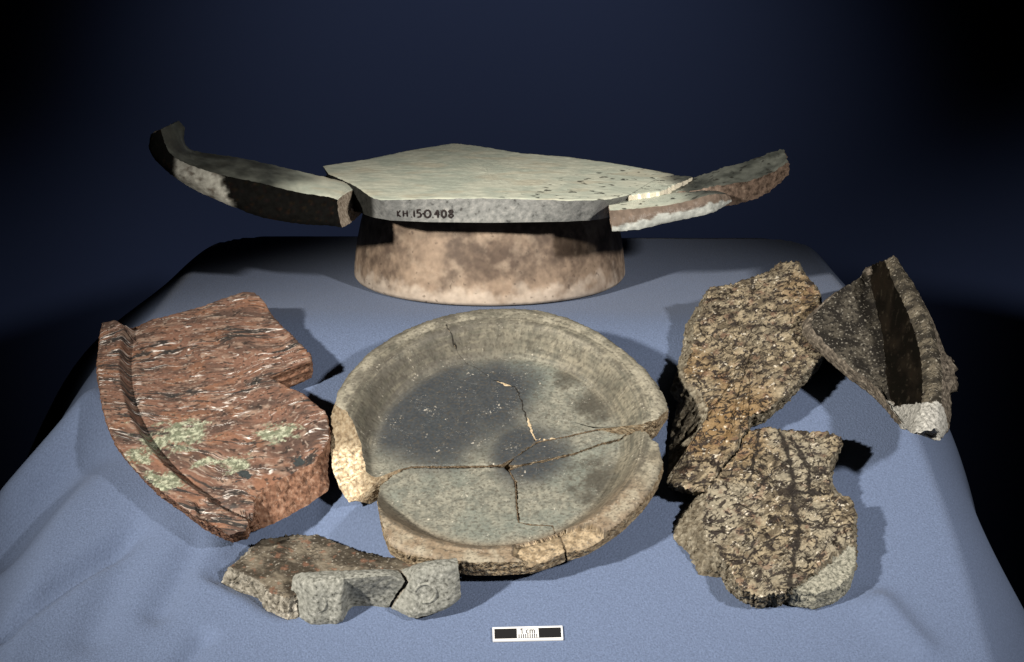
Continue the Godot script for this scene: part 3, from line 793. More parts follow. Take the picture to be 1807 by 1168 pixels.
	var sherds := [
		[plan([-7.95, -2.94, -7.41, -4.27, -6.39, -5.87, -5.06, -7.04, -3.55, -7.91, -2.33, -8.35, -0.68, -8.6, 0.85, -8.57, 2.35, -8.36, 3.93, -7.68, 5.49, -6.39, 6.63, -5.05, 7.63, -3.73, 8.24, -2.52, 8.55, -1.53, 8.63, -0.81, 8.02, -0.02, 7.31, 0.16, 6.45, -0.98, 5.14, -0.96, 3.55, -0.61, 2.04, -0.4, 1.39, 0.13, 0.84, 0.61, 0.27, 0.99, -0.63, 1.01, -2.29, 0.95, -4.17, 0.87, -4.86, 1.07, -5.39, 1.32, -5.92, 1.58, -6.41, 1.5, -6.58, 0.56, -6.76, -0.37, -7.08, -1.15, -7.48, -1.68, -7.95, -2.03]), "large upper sherd with a dark stain", 460, 64, Vector2.ZERO, plan([-8.29, -2.15, -7.95, -2.94, -7.41, -4.27, -6.39, -5.87, -5.06, -7.04, -3.55, -7.91, -2.33, -8.35, -0.68, -8.6, 0.85, -8.57, 2.35, -8.36, 3.93, -7.68, 5.49, -6.39, 6.63, -5.05, 7.63, -3.73, 8.24, -2.52, 8.55, -1.53, 8.63, -0.81, 8.02, -0.02, 7.31, 0.16, 6.45, -0.98, 5.14, -0.96, 3.55, -0.61, 2.04, -0.4, 1.39, 0.13, 0.84, 0.61, 0.27, 0.99, -0.63, 1.01, -2.29, 0.95, -4.17, 0.87, -4.86, 1.07, -5.21, 1.61, -6.08, 2.46, -7.22, 2.96, -7.68, 2.4, -8.1, 1.14, -8.22, -0.11])],
		[plan([0.9, 0.61, 1.45, 0.18, 2.06, -0.28, 3.55, -0.52, 5.13, -0.84, 6.44, -0.79, 6.7, -0.24, 6.51, -0.23, 5.3, -0.01, 3.86, 0.51, 2.3, 0.85, 1, 1.1, 0.61, 1.05]), "thin wedge shaped sherd", 200, 16, Vector2.ZERO, plan([0.9, 0.61, 1.45, 0.18, 2.06, -0.28, 3.55, -0.52, 5.13, -0.84, 6.44, -0.79, 6.7, -0.24, 6.51, -0.23, 5.3, -0.01, 3.86, 0.51, 2.3, 0.85, 1, 1.1, 0.61, 1.05])],
		[plan([1, 1.24, 2.29, 1, 3.86, 0.65, 5.3, 0.13, 6.5, -0.12, 7.05, 0.33, 7.47, 0.93, 7.88, 1.61, 8.06, 2.68, 7.7, 3.73, 7.04, 4.82, 5.93, 6.08, 4.87, 6.93, 4.08, 7.44, 3.18, 7.66, 2.96, 6.76, 2.6, 5.09, 1.65, 4.95, 1.06, 4.76, 1, 4.06, 0.99, 3.25, 0.97, 2.21, 0.65, 1.45]), "lower right sherd", 300, 44, Vector2.ZERO, plan([1, 1.24, 2.29, 1, 3.86, 0.65, 5.3, 0.13, 6.5, -0.12, 7.05, 0.33, 7.47, 0.93, 7.88, 1.61, 8.06, 2.68, 7.7, 3.73, 7.04, 4.82, 5.93, 6.08, 4.87, 6.93, 4.08, 7.44, 3.18, 7.66, 2.96, 6.76, 2.6, 5.09, 1.65, 4.95, 1.06, 4.76, 1, 4.06, 0.99, 3.25, 0.97, 2.21, 0.65, 1.45])],
		[plan([-4.86, 1.24, -4.17, 1.01, -2.29, 1.1, -0.63, 1.15, 0.38, 1.19, 0.59, 1.54, 0.86, 2.17, 0.88, 3.25, 0.89, 4.06, 0.95, 4.81, 1.65, 5.07, 2.59, 5.18, 2.88, 6.73, 3.11, 7.62, 2.3, 8.06, 1.51, 8.3, 0.42, 8.27, -1.19, 8.2, -2.83, 7.88, -4.18, 7.48, -5.06, 6.83, -5.42, 5.5, -5.76, 3.66, -5.77, 2.14]), "lower left sherd with a brown rim", 320, 48, Vector2.ZERO, plan([-4.86, 1.24, -4.17, 1.01, -2.29, 1.1, -0.63, 1.15, 0.38, 1.19, 0.59, 1.54, 0.86, 2.17, 0.88, 3.25, 0.89, 4.06, 0.95, 4.81, 1.65, 5.07, 2.59, 5.18, 2.88, 6.73, 3.11, 7.62, 2.3, 8.06, 1.51, 8.3, 0.42, 8.27, -1.19, 8.2, -2.83, 7.88, -4.18, 7.48, -5.06, 6.83, -5.42, 5.5, -5.76, 3.66, -5.77, 2.14])]]
	for s in sherds:
		var outline: PackedVector2Array = s[0]
		var lower: PackedVector2Array = s[5]
		var m := slab(outline, lower, high, low, skin, side, box, {"count": s[2], "rings": s[3], "relief": 0.00025, "side": 0.0009, "chip": 0.00045, "tint": pale})
		part("sherd", m, t, s[1])
	# a turned ring foot under it, joining the sherds
	var ring := PackedVector2Array([Vector2(0.001, -0.0272), Vector2(0.05, -0.0272), Vector2(0.052, -0.0275), Vector2(0.053, -0.0295), Vector2(0.058, -0.0295), Vector2(0.0595, -0.026), Vector2(0.0605, -0.024)])
	part("ring_foot", lathe(ring, 96, under, 0.0002, 1.0), t)
	var fill := broken(540, [Color(0.16, 0.11, 0.06), Color(0.29, 0.23, 0.15), Color(0.42, 0.37, 0.28)], [0.1, 0.5, 0.9], 30.0, 0.85, 5.0)
	var crumbs := broken(545, [Color(0.015, 0.012, 0.01), Color(0.06, 0.045, 0.03), Color(0.16, 0.12, 0.08)], [0.1, 0.5, 0.9], 30.0, 0.85, 5.0)
	part("crack_filler", bead(plan([-2.29, -7.05, -2.12, -6.76, -1.97, -6.46]), high, 0.0006, 0.0002, fill, 1), t)
	part("crack_filler", bead(plan([0.1, -4.57, 0.51, -4.37, 0.86, -4.16]), high, 0.0013, 0.0003, fill, 2), t)
	part("crack_filler", bead(plan([1.95, -0.46, 2.35, -0.56, 2.98, -0.51]), high, 0.0012, 0.0001, fill, 3), t)
	part("crack_filler", bead(plan([1.61, -2.03, 1.73, -1.46, 1.9, -0.68, 1.98, -0.39]), high, 0.0012, 0.0003, fill, 6), t)
	part("crack_filler", bead(plan([1.56, -0.52, 2, -0.33, 2.83, -0.44, 3.55, -0.59, 5.13, -0.91, 6.42, -0.94]), high, 0.0004, -0.0001, crumbs, 7), t)
	part("crack_filler", bead(plan([1, 1.19, 0.6, 1.39, 0.89, 2.2, 0.91, 3.25, 0.92, 4.06, 0.98, 4.81, 1.65, 5.05, 2.6, 5.11, 2.94, 6.76, 3.13, 7.64]), high, 0.0004, -0.0001, crumbs, 4), t)
	part("crack_filler", bead(plan([-4.81, 1.12, -4.17, 0.94, -2.29, 1.02, -0.63, 1.08, 0.27, 1.06, 0.67, 0.71]), high, 0.0004, -0.0001, crumbs, 5), t)

func disc(r: float) -> PackedVector2Array:
	var p := PackedVector2Array()
	for k in 48: p.append(Vector2.from_angle(TAU * k / 48.0) * r)
	return p

# ------------------------------------------------------------------ fragment with two carved lugs
func handled_fragment() -> void:
	var top := plan([-5.1, -3.17, -4.38, -4.31, -4.06, -5.48, -3.41, -5.74, -2.18, -6, -1.16, -6, -0.35, -5.27, 0.76, -4.66, 1.65, -4.06, 3, -3.86, 3.95, -3.66, 3.91, -2.83, 2.85, -2.06, 0.25, -1.77, -1.49, -0.93, -1.96, -0.46, -2.8, -0.97, -3.59, -2.06])
	var under := plan([-5.5, -3.06, -5.38, -4.58, -4.64, -5.69, -4.31, -6.88, -3.65, -7.15, -2.39, -7.41, -1.35, -7.41, -0.53, -6.67, 0.61, -6.05, 1.51, -5.44, 2.9, -5.18, 3.87, -4.93, 3.84, -3.94, 2.75, -3.21, 0.12, -2.72, -1.49, -0.4, -2.03, -0.21, -3.15, -1.04, -3.65, -2.01])
	var box := bounds(top).grow(0.03)
	var n1 := noise(601, 0.5, 4)
	var n2 := noise(602, 2.2, 4)
	var n3 := noise(603, 5.0, 3)
	var inner := func(x: float, z: float) -> Color:
		var col := mix(Color(0.035, 0.030, 0.024), Color(0.105, 0.092, 0.072), band(-0.3, 0.35, n1.get_noise_2d(x, z) + 0.4 * n2.get_noise_2d(x, z)))
		col = mix(col, Color(0.02, 0.018, 0.016), 0.85 * band(0.10, 0.03, absf(n2.get_noise_2d(x * 0.5 + z * 0.3, z))) * band(-0.1, 0.2, n1.get_noise_2d(x + 30.0, z)))
		col = mix(col, Color(0.28, 0.265, 0.23), 0.6 * band(0.36, 0.6, n3.get_noise_2d(x * 0.8, z * 0.8)))
		return mix(col, Color(0.14, 0.07, 0.045), 0.5 * band(0.25, 0.5, n2.get_noise_2d(x * 0.6 + 9.0, z * 0.6)))
	var skin := painted(picture(448, 448, box, inner), 0.55, 0.05)
	var side := broken(620, [Color(0.016, 0.015, 0.013), Color(0.10, 0.092, 0.076), Color(0.20, 0.19, 0.165), Color(0.38, 0.36, 0.32)], [0.12, 0.42, 0.66, 0.95], 13.0, 0.7, 7.0)
	var grey := broken(630, [Color(0.014, 0.014, 0.013), Color(0.105, 0.108, 0.098), Color(0.185, 0.19, 0.175), Color(0.34, 0.34, 0.32)], [0.10, 0.30, 0.66, 1.0], 17.0, 0.6, 1.4)
	var t := thing("stone_fragment", "grey stone fragment with two square carved lugs facing front, nearest the front left", "stone fragment", Vector3(-0.0820, -0.0913, -0.7150), 10, 0, "broken stone vessel pieces on the cloth")
	var o := {"count": 320, "rings": 44, "relief": 0.0006, "side": 0.0016, "chip": 0.0009}
	part("floor", slab(top, under, func(_x, _z): return 0.011, func(_x, _z): return 0.001, skin, side, box, o), t)
	var left := [solid([-2.24, -0.51, -1.2, -2.03, 0.61, -1.25, -1.87, 1.59, -1.3, -1.8, 1.54, -1.8]), solid([-1.01, 0.03, 0, -0.95, 1.14, 0, -0.95, 2.1, -0.2, -1.31, 1.96, -1.3]), solid([-0.15, 0, 0, -0.12, 1.29, 0, -0.18, 2.25, -0.2, -0.4, 2.02, -1.3]), solid([0.42, 0.15, 0, 0.52, 1.44, 0, 0.54, 2.31, -0.2, 0.33, 2.05, -1.3]), solid([0.58, 0.09, -0.5, 0.65, 1.2, -0.5, 0.69, 2.27, -0.3, 0.51, 2.05, -1.3]), solid([0.83, -0.19, -1.1, 0.88, 0.81, -0.9, 1.07, 2.3, -0.3, 0.98, 2.08, -1.3]), solid([1.55, -0.2, -1.2, 1.62, 0.93, -0.9, 1.76, 2.36, -0.3, 1.68, 2.11, -1.3]), solid([2.14, -0.04, -1.1, 2.36, 1.12, -0.8, 2.64, 2.42, -0.3, 2.41, 2.14, -1.3]), solid([2.47, 0.19, -1, 2.91, 1.19, -0.7, 3.36, 2.06, -0.4, 2.97, 2.05, -1.3])]
	var right := [solid([2.66, 0.49, -0.6, 3.09, 1.13, -0.6, 3.51, 1.96, -0.5, 3.12, 2.02, -1.4]), solid([3.57, 0.4, 0, 3.64, 1.37, -0.1, 3.84, 2.66, -0.3, 3.65, 2.26, -1.4]), solid([4.09, 0.43, 0, 4.31, 1.59, -0.1, 4.48, 2.84, -0.3, 4.38, 2.51, -1.4]), solid([5.3, 0.76, -0.2, 5.34, 1.76, -0.2, 5.25, 2.9, -0.4, 5.16, 2.6, -1.4]), solid([5.86, 1.14, -0.5, 5.84, 1.87, -0.5, 5.75, 2.77, -0.6, 5.67, 2.66, -1.4])]
	var k := 0
	for rows in [left, right]:
		var sections := []
		for r in rows:
			# front bottom, front middle, outer top, inner top, then down the inside and back along the ground
			var inside: Vector3 = r[3] + Vector3(0, 0, -0.003)
			sections.append(PackedVector3Array([r[0], r[1], r[2], r[3], Vector3(inside.x, 0.009, inside.z), Vector3(inside.x, maxf(0.001, r[0].y), inside.z)]))
		part("rim", loft(sections, [grey, grey, grey, skin, side, side, side], box, {"relief": 0.0005, "across": 12, "along": 10, "rounded": 0.55}), t, ["rim with a left lug and a hollow grip", "rim with the right lug, split off by a crack"][k])
		k += 1
	hollow(t.transform, top, 0.0)
	for c in [Vector3(-0.0069, 0.0118, 0.0002), Vector3(0.0429, 0.0163, -0.0008)]:
		var b := Build.new()
		for arc in [[0.0, TAU * (0.8 if c.x > 0.0 else 0.42)]]:
			var line := PackedVector3Array()
			for i in 33:
				var a: float = -2.0 + (arc[0] as float) + ((arc[1] as float) - (arc[0] as float)) * i / 32.0
				line.append(Vector3(c.x + cos(a) * 0.0046, c.y + sin(a) * 0.0046, c.z - 0.0002 - 0.0006 * sin(a)))
			tube(line, 0.00075, b, grey)
		part("carved_ring", b.done(), t)

# ------------------------------------------------------------------ pedestal dish
func dish() -> void:
	var size := 0.7344      # the dish was measured at a larger size
	var box := Rect2(-0.31 * size, -0.16 * size, 0.62 * size, 0.32 * size)
	var n1 := noise(701, 0.14, 3)
	var n2 := noise(702, 0.5, 4)
	var n3 := noise(703, 1.8, 4)
	var bits := plan([6.86, 9.8, 5.52, 9.62, 7.78, 5.77])
	var paint := func(xx: float, zz: float) -> Color:
		var x := xx / size
		var z := zz / size
		var col := mix(Color(0.41, 0.45, 0.385), Color(0.51, 0.53, 0.445), band(-0.5, 0.5, n2.get_noise_2d(x * 0.6, z * 0.5) + 0.7 * n1.get_noise_2d(x, z)))
		col = mix(col, Color(0.46, 0.42, 0.32), 0.45 * band(0.1, 0.5, n1.get_noise_2d(x + 30.0, z * 1.5)))
		# the wings are darker, the left one most towards its end
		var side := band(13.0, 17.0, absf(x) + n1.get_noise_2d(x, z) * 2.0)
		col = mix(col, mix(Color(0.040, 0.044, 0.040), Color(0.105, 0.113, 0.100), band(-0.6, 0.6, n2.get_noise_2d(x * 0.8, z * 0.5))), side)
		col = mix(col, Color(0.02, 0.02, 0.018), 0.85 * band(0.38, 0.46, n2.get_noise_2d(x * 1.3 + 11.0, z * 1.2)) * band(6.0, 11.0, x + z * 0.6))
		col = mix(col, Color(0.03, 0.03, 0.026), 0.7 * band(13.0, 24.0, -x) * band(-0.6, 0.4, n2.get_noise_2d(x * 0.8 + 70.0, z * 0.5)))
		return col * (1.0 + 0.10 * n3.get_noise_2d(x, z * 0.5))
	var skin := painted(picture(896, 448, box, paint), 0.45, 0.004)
	var face := broken(720, [Color(0.03, 0.03, 0.03), Color(0.115, 0.12, 0.118), Color(0.16, 0.165, 0.162), Color(0.24, 0.24, 0.23)], [0.08, 0.24, 0.6, 0.98], 9.0, 0.6, 2.5)
	var black := broken(730, [Color(0.006, 0.0055, 0.005), Color(0.010, 0.008, 0.007), Color(0.026, 0.017, 0.012), Color(0.12, 0.10, 0.08)], [0.2, 0.55, 0.80, 1.0], 12.0, 0.55, 1.2)
	var brown := broken(740, [Color(0.04, 0.03, 0.024), Color(0.13, 0.10, 0.08), Color(0.2, 0.15, 0.12), Color(0.32, 0.27, 0.22)], [0.12, 0.42, 0.66, 0.95], 10.0, 0.75, 6.0)
	var pale := broken(750, [Color(0.13, 0.135, 0.13), Color(0.22, 0.235, 0.225), Color(0.29, 0.305, 0.29), Color(0.42, 0.42, 0.395)], [0.1, 0.4, 0.7, 0.95], 8.0, 0.3, 1.5)
	var chalk := broken(755, [Color(0.16, 0.15, 0.14), Color(0.30, 0.30, 0.28), Color(0.40, 0.40, 0.375), Color(0.55, 0.54, 0.5)], [0.1, 0.4, 0.7, 0.95], 9.0, 0.95, 2.0)
	var tan := broken(757, [Color(0.1, 0.08, 0.06), Color(0.2, 0.165, 0.13), Color(0.3, 0.26, 0.21), Color(0.42, 0.38, 0.3)], [0.1, 0.4, 0.7, 0.95], 14.0, 0.7, 6.0)
	var cream := plain(Color(0.6, 0.56, 0.45), 0.85)
	var t := thing("pedestal_dish", "wide grey stone dish with upturned broken sides on a brown conical foot", "dish", Vector3(-0.0137, 0.0000, -1.0297), 0, 0)
	# foot
	var fm := StandardMaterial3D.new()
	var f1 := noise(760, 0.16, 4)
	var f2 := noise(761, 0.6, 4)
	var f3 := noise(762, 2.0, 4)
	var foot_r: float = 8.38 * CM
	var girth := foot_r * TAU * 100.0
	var foot_paint := func(u: float, v: float) -> Color:
		# u runs round the foot in cm, v up it
		var a := u / girth * TAU
		var x := cos(a) * foot_r * 100.0
		var z := sin(a) * foot_r * 100.0
		var b := f1.get_noise_3d(x, v * 1.2, z) + 0.6 * f2.get_noise_3d(x, v, z) + 0.35 * f3.get_noise_3d(x + 5.0, v, z)
		var col := mix(Color(0.060, 0.043, 0.033), Color(0.185, 0.138, 0.102), band(-0.6, 0.6, b))
		col = mix(col, Color(0.035, 0.026, 0.022), 0.7 * band(0.12, 0.5, f1.get_noise_3d(x + 33.0, v * 1.3, z)))
		col = mix(col, Color(0.27, 0.215, 0.165), 0.5 * band(0.0, 0.8, f2.get_noise_3d(x + 70.0, v * 1.2, z) + 0.3 * f3.get_noise_3d(x, v, z)))
		col = mix(col, Color(0.36, 0.31, 0.26), 0.7 * band(1.3, 0.2, v + f2.get_noise_3d(x, v + 20.0, z) * 1.2))
		col = mix(col, Color(0.03, 0.02, 0.016), 0.6 * band(0.42, 0.6, f3.get_noise_3d(x, v, z)))
		return col * (1.0 + 0.25 * f3.get_noise_3d(x + 9.0, v, z))
	fm.albedo_texture = picture(1024, 112, Rect2(0, 0, girth * CM, 0.075 * size), foot_paint)
	fm.roughness = 0.62; fm.metallic_specular = 0.3
	fm.heightmap_enabled = true; fm.heightmap_texture = fm.albedo_texture; fm.heightmap_scale = 0.04
	var profile := [[0.93, 0.0], [0.985, 0.0012], [1.0, 0.004], [0.995, 0.012], [0.985, 0.022], [0.968, 0.034], [0.946, 0.046], [0.922, 0.057], [0.90, 0.066], [0.885, 0.0715]]
	var st := SurfaceTool.new()
	st.begin(Mesh.PRIMITIVE_TRIANGLES)
	st.set_material(fm)
	for i in profile.size():
		for j in 145:
			var a := TAU * j / 144.0
			var wob := 1.0 + 0.004 * rough.get_noise_2d(cos(a) * 20.0, sin(a) * 20.0 + i)
			st.set_smooth_group(0)
			st.set_uv(Vector2(j / 144.0, profile[i][1] / 0.075))
			st.add_vertex(Vector3(cos(a) * foot_r * profile[i][0] * wob, profile[i][1] * size, sin(a) * foot_r * profile[i][0] * wob))
	for i in profile.size() - 1:
		for j in 144:
			var q := i * 145 + j
			for k in [q, q + 1, q + 146, q, q + 146, q + 145]: st.add_index(k)
	st.generate_normals()
	part("foot", st.commit(), t, "brown mottled conical foot")
	# floor
	var flat := func(_x: float, _z: float) -> float: return 0.09 * size
	var base := func(_x: float, _z: float) -> float: return 0.0715 * size
	part("sherd", slab(plan([-10.35, -1.6, -8.08, -3.84, -5.45, -7.86, -2.58, -11.14, -0.65, -9.6, 1.98, -6.65, 4.87, -5.22, 7.64, -2.7, 9.91, -0.08, 11.14, 1.6, 10, 3.02, 9.21, 5, 7.92, 8.55, 6.86, 9.8, 6.34, 10.15, 4.39, 10.32, 1.89, 9.8, -0.32, 9.62, -3.14, 9.8, -5.89, 10.15, -6.31, 9.62, -6.62, 8.91, -7.14, 7.27, -7.66, 5.77, -8.7, 3.42, -9.69, 1.39]), plan([-10.74, -5.89, -8.44, -7.68, -5.62, -10.48, -2.66, -12.92, -0.69, -11.69, 1.99, -9.3, 4.98, -8.14, 7.84, -5.89, 10.2, -3.3, 11.44, -1.23, 9.45, 2.3, 7.23, 7.71, 6.36, 8.89, 4.43, 9.56, 0.31, 9.88, -3.16, 9.72, -5.41, 9.23, -6.6, 8.22, -7.36, 6.85, -8.26, 5.97, -8.68, 2.3, -9.58, -0.63]), flat, base, skin, face, box, {"count": 420, "rings": 48, "relief": 0.0003, "side": 0.0, "chip": 0.0, "tint": func(p: Vector3) -> Color: return Color.WHITE.lerp(Color(0.10, 0.10, 0.095), band(-0.062, -0.066, p.x))}), t, "flat grey floor of the dish with written front edge")
	var tri := plan([10.02, 2.79, 11.18, 1.57, 12.21, 2.18, 11.26, 3.98, 10.72, 5.15, 9.79, 7.22, 7.94, 8.32, 9.26, 4.77])
	part("sherd", slab(tri, tri, func(_x, _z): return 0.0893 * size, func(_x, _z): return 0.0745 * size, skin, cream, box, {"count": 160, "rings": 16, "relief": 0.0003, "side": 0.0008, "chip": 0.0012}), t, "small pointed sherd with cream broken edge")
	# wings: back top, front top, front bottom, back bottom
	var left := [solid([-7.63, 6.24, 4.62, -8.41, 6.33, 8.77, -8.16, 4.85, 9.16, -7.41, 4.91, 4.97]), solid([-8.37, 6.47, 3.8, -8.92, 6.51, 8.72, -9.08, 4.94, 9.13, -8.51, 5.06, 4.17]), solid([-11.54, 7.06, 2.88, -10.56, 6.66, 8.3, -10.56, 4.96, 8.75, -11.54, 5.53, 3.28]), solid([-14.68, 7.6, 1.98, -12.85, 7.13, 7.8, -12.69, 5.23, 8.3, -14.54, 5.89, 2.43]), solid([-17.02, 7.81, 1.17, -15.29, 7.47, 6.95, -15.06, 5.91, 7.36, -16.81, 6.41, 1.54]), solid([-18.15, 8.02, 0.73, -17.21, 7.82, 5.72, -17.21, 6.59, 6.04, -18.15, 6.91, 1.02]), solid([-18.45, 8.59, 0.58, -18.37, 8.25, 4.85, -18.83, 7.48, 5.05, -18.87, 7.9, 0.76]), solid([-18.42, 9.22, 0.42, -18.98, 8.9, 3.92, -19.84, 8.39, 4.05, -19.2, 8.75, 0.54]), solid([-18.76, 9.65, 0.3, -19.25, 9.56, 3.36, -19.85, 9.24, 3.45, -19.3, 9.36, 0.38])]
	part("sherd", loft(left, [skin, chalk, black, black, tan], box, {"rounded": 0.55, "relief": 0.0005, "across": 14, "along": 14, "tint": func(pp: Vector3, c: int) -> Color:
		if c != 1: return Color.WHITE
		var p := pp / size
		var pale_part := band(-0.205, -0.210, p.x + 0.5 * (p.y - 0.10) + 0.004 * rough.get_noise_3d(p.x * 800.0, p.y * 800.0, 0.0)) * band(-0.249, -0.243, p.x)
		var dark := Color(0.010, 0.009, 0.008).lerp(Color(0.035, 0.022, 0.016), band(0.15, 0.9, rough.get_noise_3d(p.x * 500.0, p.y * 900.0, 7.0)))
		var dirt := band(0.05, 0.45, rough.get_noise_3d(p.x * 260.0, p.y * 420.0, 31.0))
		return dark.lerp(Color(0.80, 0.80, 0.77).lerp(Color(0.25, 0.22, 0.2), dirt), pale_part)}), t, "upturned left sherd with rim and black broken edge")
	var right := [solid([6.84, 6.03, 6.95, 6.73, 6.18, 11.09, 6.86, 5.07, 11.38, 6.95, 5.03, 7.21]), solid([8.72, 6.18, 6.91, 8.24, 6.24, 10.92, 8.24, 5.13, 11.21, 8.72, 5.18, 7.17]), solid([10.7, 6.31, 6.5, 10.54, 6.41, 10.27, 10.25, 5.44, 10.52, 10.44, 5.44, 6.73]), solid([12.2, 6.37, 6.1, 12.3, 6.76, 9.57, 12.3, 5.75, 9.83, 12.2, 5.46, 6.34]), solid([13.28, 6.34, 6.11, 13.33, 6.66, 8.83, 13.27, 6.02, 9, 13.23, 5.76, 6.26]), solid([13.64, 6.38, 8, 13.69, 6.42, 8.59, 13.72, 6.21, 8.65, 13.67, 6.19, 8.05])]
	part("sherd", loft(right, [skin, pale, brown, brown, brown], box, {"rounded": 0.35, "relief": 0.0005, "across": 14, "along": 14, "tint": func(pp: Vector3, c: int) -> Color:
		if c != 1: return Color.WHITE
		var p := pp / size
		var edge := 0.0705 + 0.016 * band(0.07, 0.19, p.x) + 0.0035 * rough.get_noise_2d(p.x * 300.0, 4.0)
		return Color(0.40, 0.30, 0.255).lerp(Color.WHITE, band(edge + 0.0010, edge - 0.0002, p.y))}), t, "right sherd with peeled pale front edge")
	var far := [solid([8.91, 5.95, 4.31, 8.45, 5.96, 6.21, 8.61, 5.26, 6.39, 9.06, 5.33, 4.48]), solid([10.81, 6.18, 3.49, 10.43, 6.17, 5.92, 10.49, 5.29, 6.16, 10.87, 5.38, 3.7]), solid([12.49, 6.36, 1.17, 12.07, 6.33, 5.5, 12.27, 5.35, 5.76, 12.67, 5.48, 1.4]), solid([13.93, 6.83, 1.04, 13.17, 6.53, 5.3, 13.6, 5.38, 5.6, 14.32, 5.8, 1.32]), solid([16.23, 7.34, 0.15, 14.9, 6.69, 4.88, 15.13, 5.6, 5.16, 16.44, 6.37, 0.41]), solid([17.3, 7.71, 0.05, 16.35, 7.08, 4.4, 16.41, 6.08, 4.66, 17.36, 6.82, 0.29]), solid([17.92, 7.88, 0.01, 17.57, 7.66, 3.86, 17.63, 6.98, 4.04, 17.98, 7.27, 0.17])]
	part("sherd", loft(far, [skin, brown, brown, brown, brown], box, {"relief": 0.0011, "across": 14, "along": 12, "tint": func(p: Vector3, c: int) -> Color:
		return Color.WHITE.lerp(Color(0.35, 0.33, 0.32), band(0.15, 0.20, p.x / size)) if c == 1 else Color.WHITE}), t, "upturned far right sherd with rough brown broken edge")
	write_number(t)

# the catalogue number inked by hand on the front edge
func write_number(t: Node3D) -> void:
	var glyphs := {
		"K": [[[0.1, 0], [0.1, 1]], [[0.75, 1], [0.12, 0.45], [0.75, 0]]],
		"H": [[[0.1, 0], [0.1, 1]], [[0.75, 0], [0.75, 1]], [[0.1, 0.5], [0.75, 0.52]]],
		".": [[[0.1, 0.04], [0.2, 0.04]]], "-": [[[0.05, 0.5], [0.25, 0.5]]],
		"1": [[[0.2, 0], [0.2, 1]]],
		"5": [[[0.7, 1], [0.2, 1], [0.17, 0.58], [0.5, 0.62], [0.7, 0.4], [0.6, 0.1], [0.15, 0.02]]],
		"O": [[[0.45, 1], [0.15, 0.8], [0.05, 0.5], [0.15, 0.15], [0.45, 0], [0.75, 0.15], [0.88, 0.5], [0.75, 0.85], [0.45, 1]]],
		"4": [[[0.5, 1], [0.05, 0.42], [0.75, 0.42]], [[0.55, 0.98], [0.5, -0.05]]],
		"0": [[[0.4, 1], [0.12, 0.75], [0.1, 0.3], [0.4, 0], [0.7, 0.25], [0.7, 0.75], [0.4, 1]]],
		"8": [[[0.4, 1], [0.15, 0.8], [0.4, 0.55], [0.72, 0.28], [0.4, 0], [0.1, 0.25], [0.4, 0.55], [0.65, 0.8], [0.4, 1]]]}
	var ink := plain(Color(0.014, 0.010, 0.010), 0.6)
	var low := Vector2(-5.04, 5.51) * CM
	var top := Vector2(-1.79, 5.96) * CM
	var outline := plan([-10.35, -1.6, -8.08, -3.84, -5.45, -7.86, -2.58, -11.14, -0.65, -9.6, 1.98, -6.65, 4.87, -5.22, 7.64, -2.7, 9.91, -0.08, 11.14, 1.6, 10, 3.02, 9.21, 5, 7.92, 8.55, 6.86, 9.8, 6.34, 10.15, 4.39, 10.32, 1.89, 9.8, -0.32, 9.62, -3.14, 9.8, -5.89, 10.15, -6.31, 9.62, -6.62, 8.91, -7.14, 7.27, -7.66, 5.77, -8.7, 3.42, -9.69, 1.39])
	var lower := plan([-10.74, -5.89, -8.44, -7.68, -5.62, -10.48, -2.66, -12.92, -0.69, -11.69, 1.99, -9.3, 4.98, -8.14, 7.84, -5.89, 10.2, -3.3, 11.44, -1.23, 9.45, 2.3, 7.23, 7.71, 6.36, 8.89, 4.43, 9.56, 0.31, 9.88, -3.16, 9.72, -5.41, 9.23, -6.6, 8.22, -7.36, 6.85, -8.26, 5.97, -8.68, 2.3, -9.58, -0.63])
	var text := [["K", 0.0, 0.085], ["H", 0.10, 0.10], [".", 0.235, 0.1], ["1", 0.275, 0.1], ["5", 0.33, 0.12], ["-", 0.43, 0.1], ["O", 0.465, 0.13], [".", 0.60, 0.1], ["4", 0.645, 0.115], ["0", 0.755, 0.12], ["8", 0.875, 0.125]]
	var k := 0
	for g in text:
		var b := Build.new()
		for stroke in glyphs[g[0]]:
			var line := PackedVector3Array()
			for i in stroke.size() - 1:
				for s in 5:
					line.append(ink_point(Vector2(stroke[i][0], stroke[i][1]).lerp(Vector2(stroke[i + 1][0], stroke[i + 1][1]), s / 5.0), g, low, top, outline, lower))
			line.append(ink_point(Vector2(stroke[-1][0], stroke[-1][1]), g, low, top, outline, lower))
			tube(line, 0.00055, b, ink)
		part("inked_letter", b.done(), t)
		k += 1

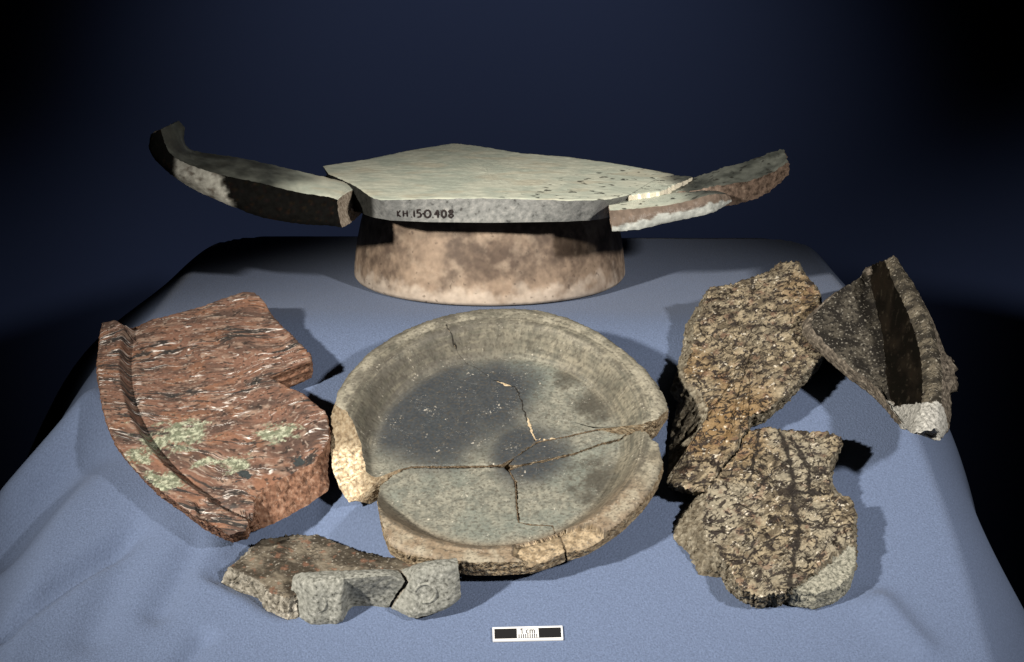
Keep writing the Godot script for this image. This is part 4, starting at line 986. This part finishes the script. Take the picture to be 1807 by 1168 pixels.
func ink_point(p: Vector2, g: Array, low: Vector2, top: Vector2, outline: PackedVector2Array, lower: PackedVector2Array) -> Vector3:
	var x := lerpf(low.x, top.x, (g[1] as float) + (g[2] as float) * p.x)
	var y := lerpf(low.y, top.y, p.y)
	# the front edge leans from the top outline to the lower one
	var zt := -1.0
	var zl := -1.0
	for i in outline.size():
		var hit = Geometry2D.segment_intersects_segment(Vector2(x, 0), Vector2(x, 1), outline[i], outline[(i + 1) % outline.size()])
		if hit != null: zt = maxf(zt, hit.y)
	for i in lower.size():
		var hit = Geometry2D.segment_intersects_segment(Vector2(x, 0), Vector2(x, 1), lower[i], lower[(i + 1) % lower.size()])
		if hit != null: zl = maxf(zl, hit.y)
	return Vector3(x, y, lerpf(zl, zt, clampf((y / 0.7344 - 0.0715) / 0.0185, 0.0, 1.0)) + 0.0001)

# ------------------------------------------------------------------ scale card
func scale_card() -> void:
	var white := plain(Color(0.50, 0.51, 0.52), 0.7)
	var black := plain(Color(0.006, 0.006, 0.007), 0.8)
	var grey := plain(Color(0.01, 0.01, 0.014), 0.8)
	var t := thing("scale_card", "small white scale card with black end blocks, marked 1 cm, lying at front", "scale card", Vector3(0.0071, -0.0941, -0.7086) + Vector3(0, 0.0006, 0), 23.00)
	t.rotate_object_local(Vector3.UP, deg_to_rad(1.8))
	block("card", Vector3(0.0317, 0.0008, 0.0082), Vector3(0, 0.0008, 0), white, t)
	for s in [-1.0, 1.0]: block("black_block", Vector3(0.0100, 0.0003, 0.0058), Vector3(s * 0.0100, 0.00125, 0), black, t)
	for i in 9: block("tick", Vector3(0.00034, 0.0003, 0.0024), Vector3(-0.004 + i * 0.001, 0.0012, 0.0017), grey, t)
	for s in [-1.0, 1.0]: block("line", Vector3(0.0100, 0.0002, 0.00012), Vector3(0, 0.0012, s * 0.0028), grey, t)
	var tm := TextMesh.new()
	var font := SystemFont.new()
	font.font_names = PackedStringArray(["Droid Sans"])
	tm.font = font; tm.text = "1 cm"; tm.font_size = 32; tm.pixel_size = 0.00009; tm.depth = 0.0002
	tm.material = grey
	var p := part("lettering", tm, t)
	p.transform = Transform3D(Basis(Vector3.RIGHT, -PI / 2).scaled(Vector3(1.0, 1, 1.3)), Vector3(0, 0.0013, -0.0012))
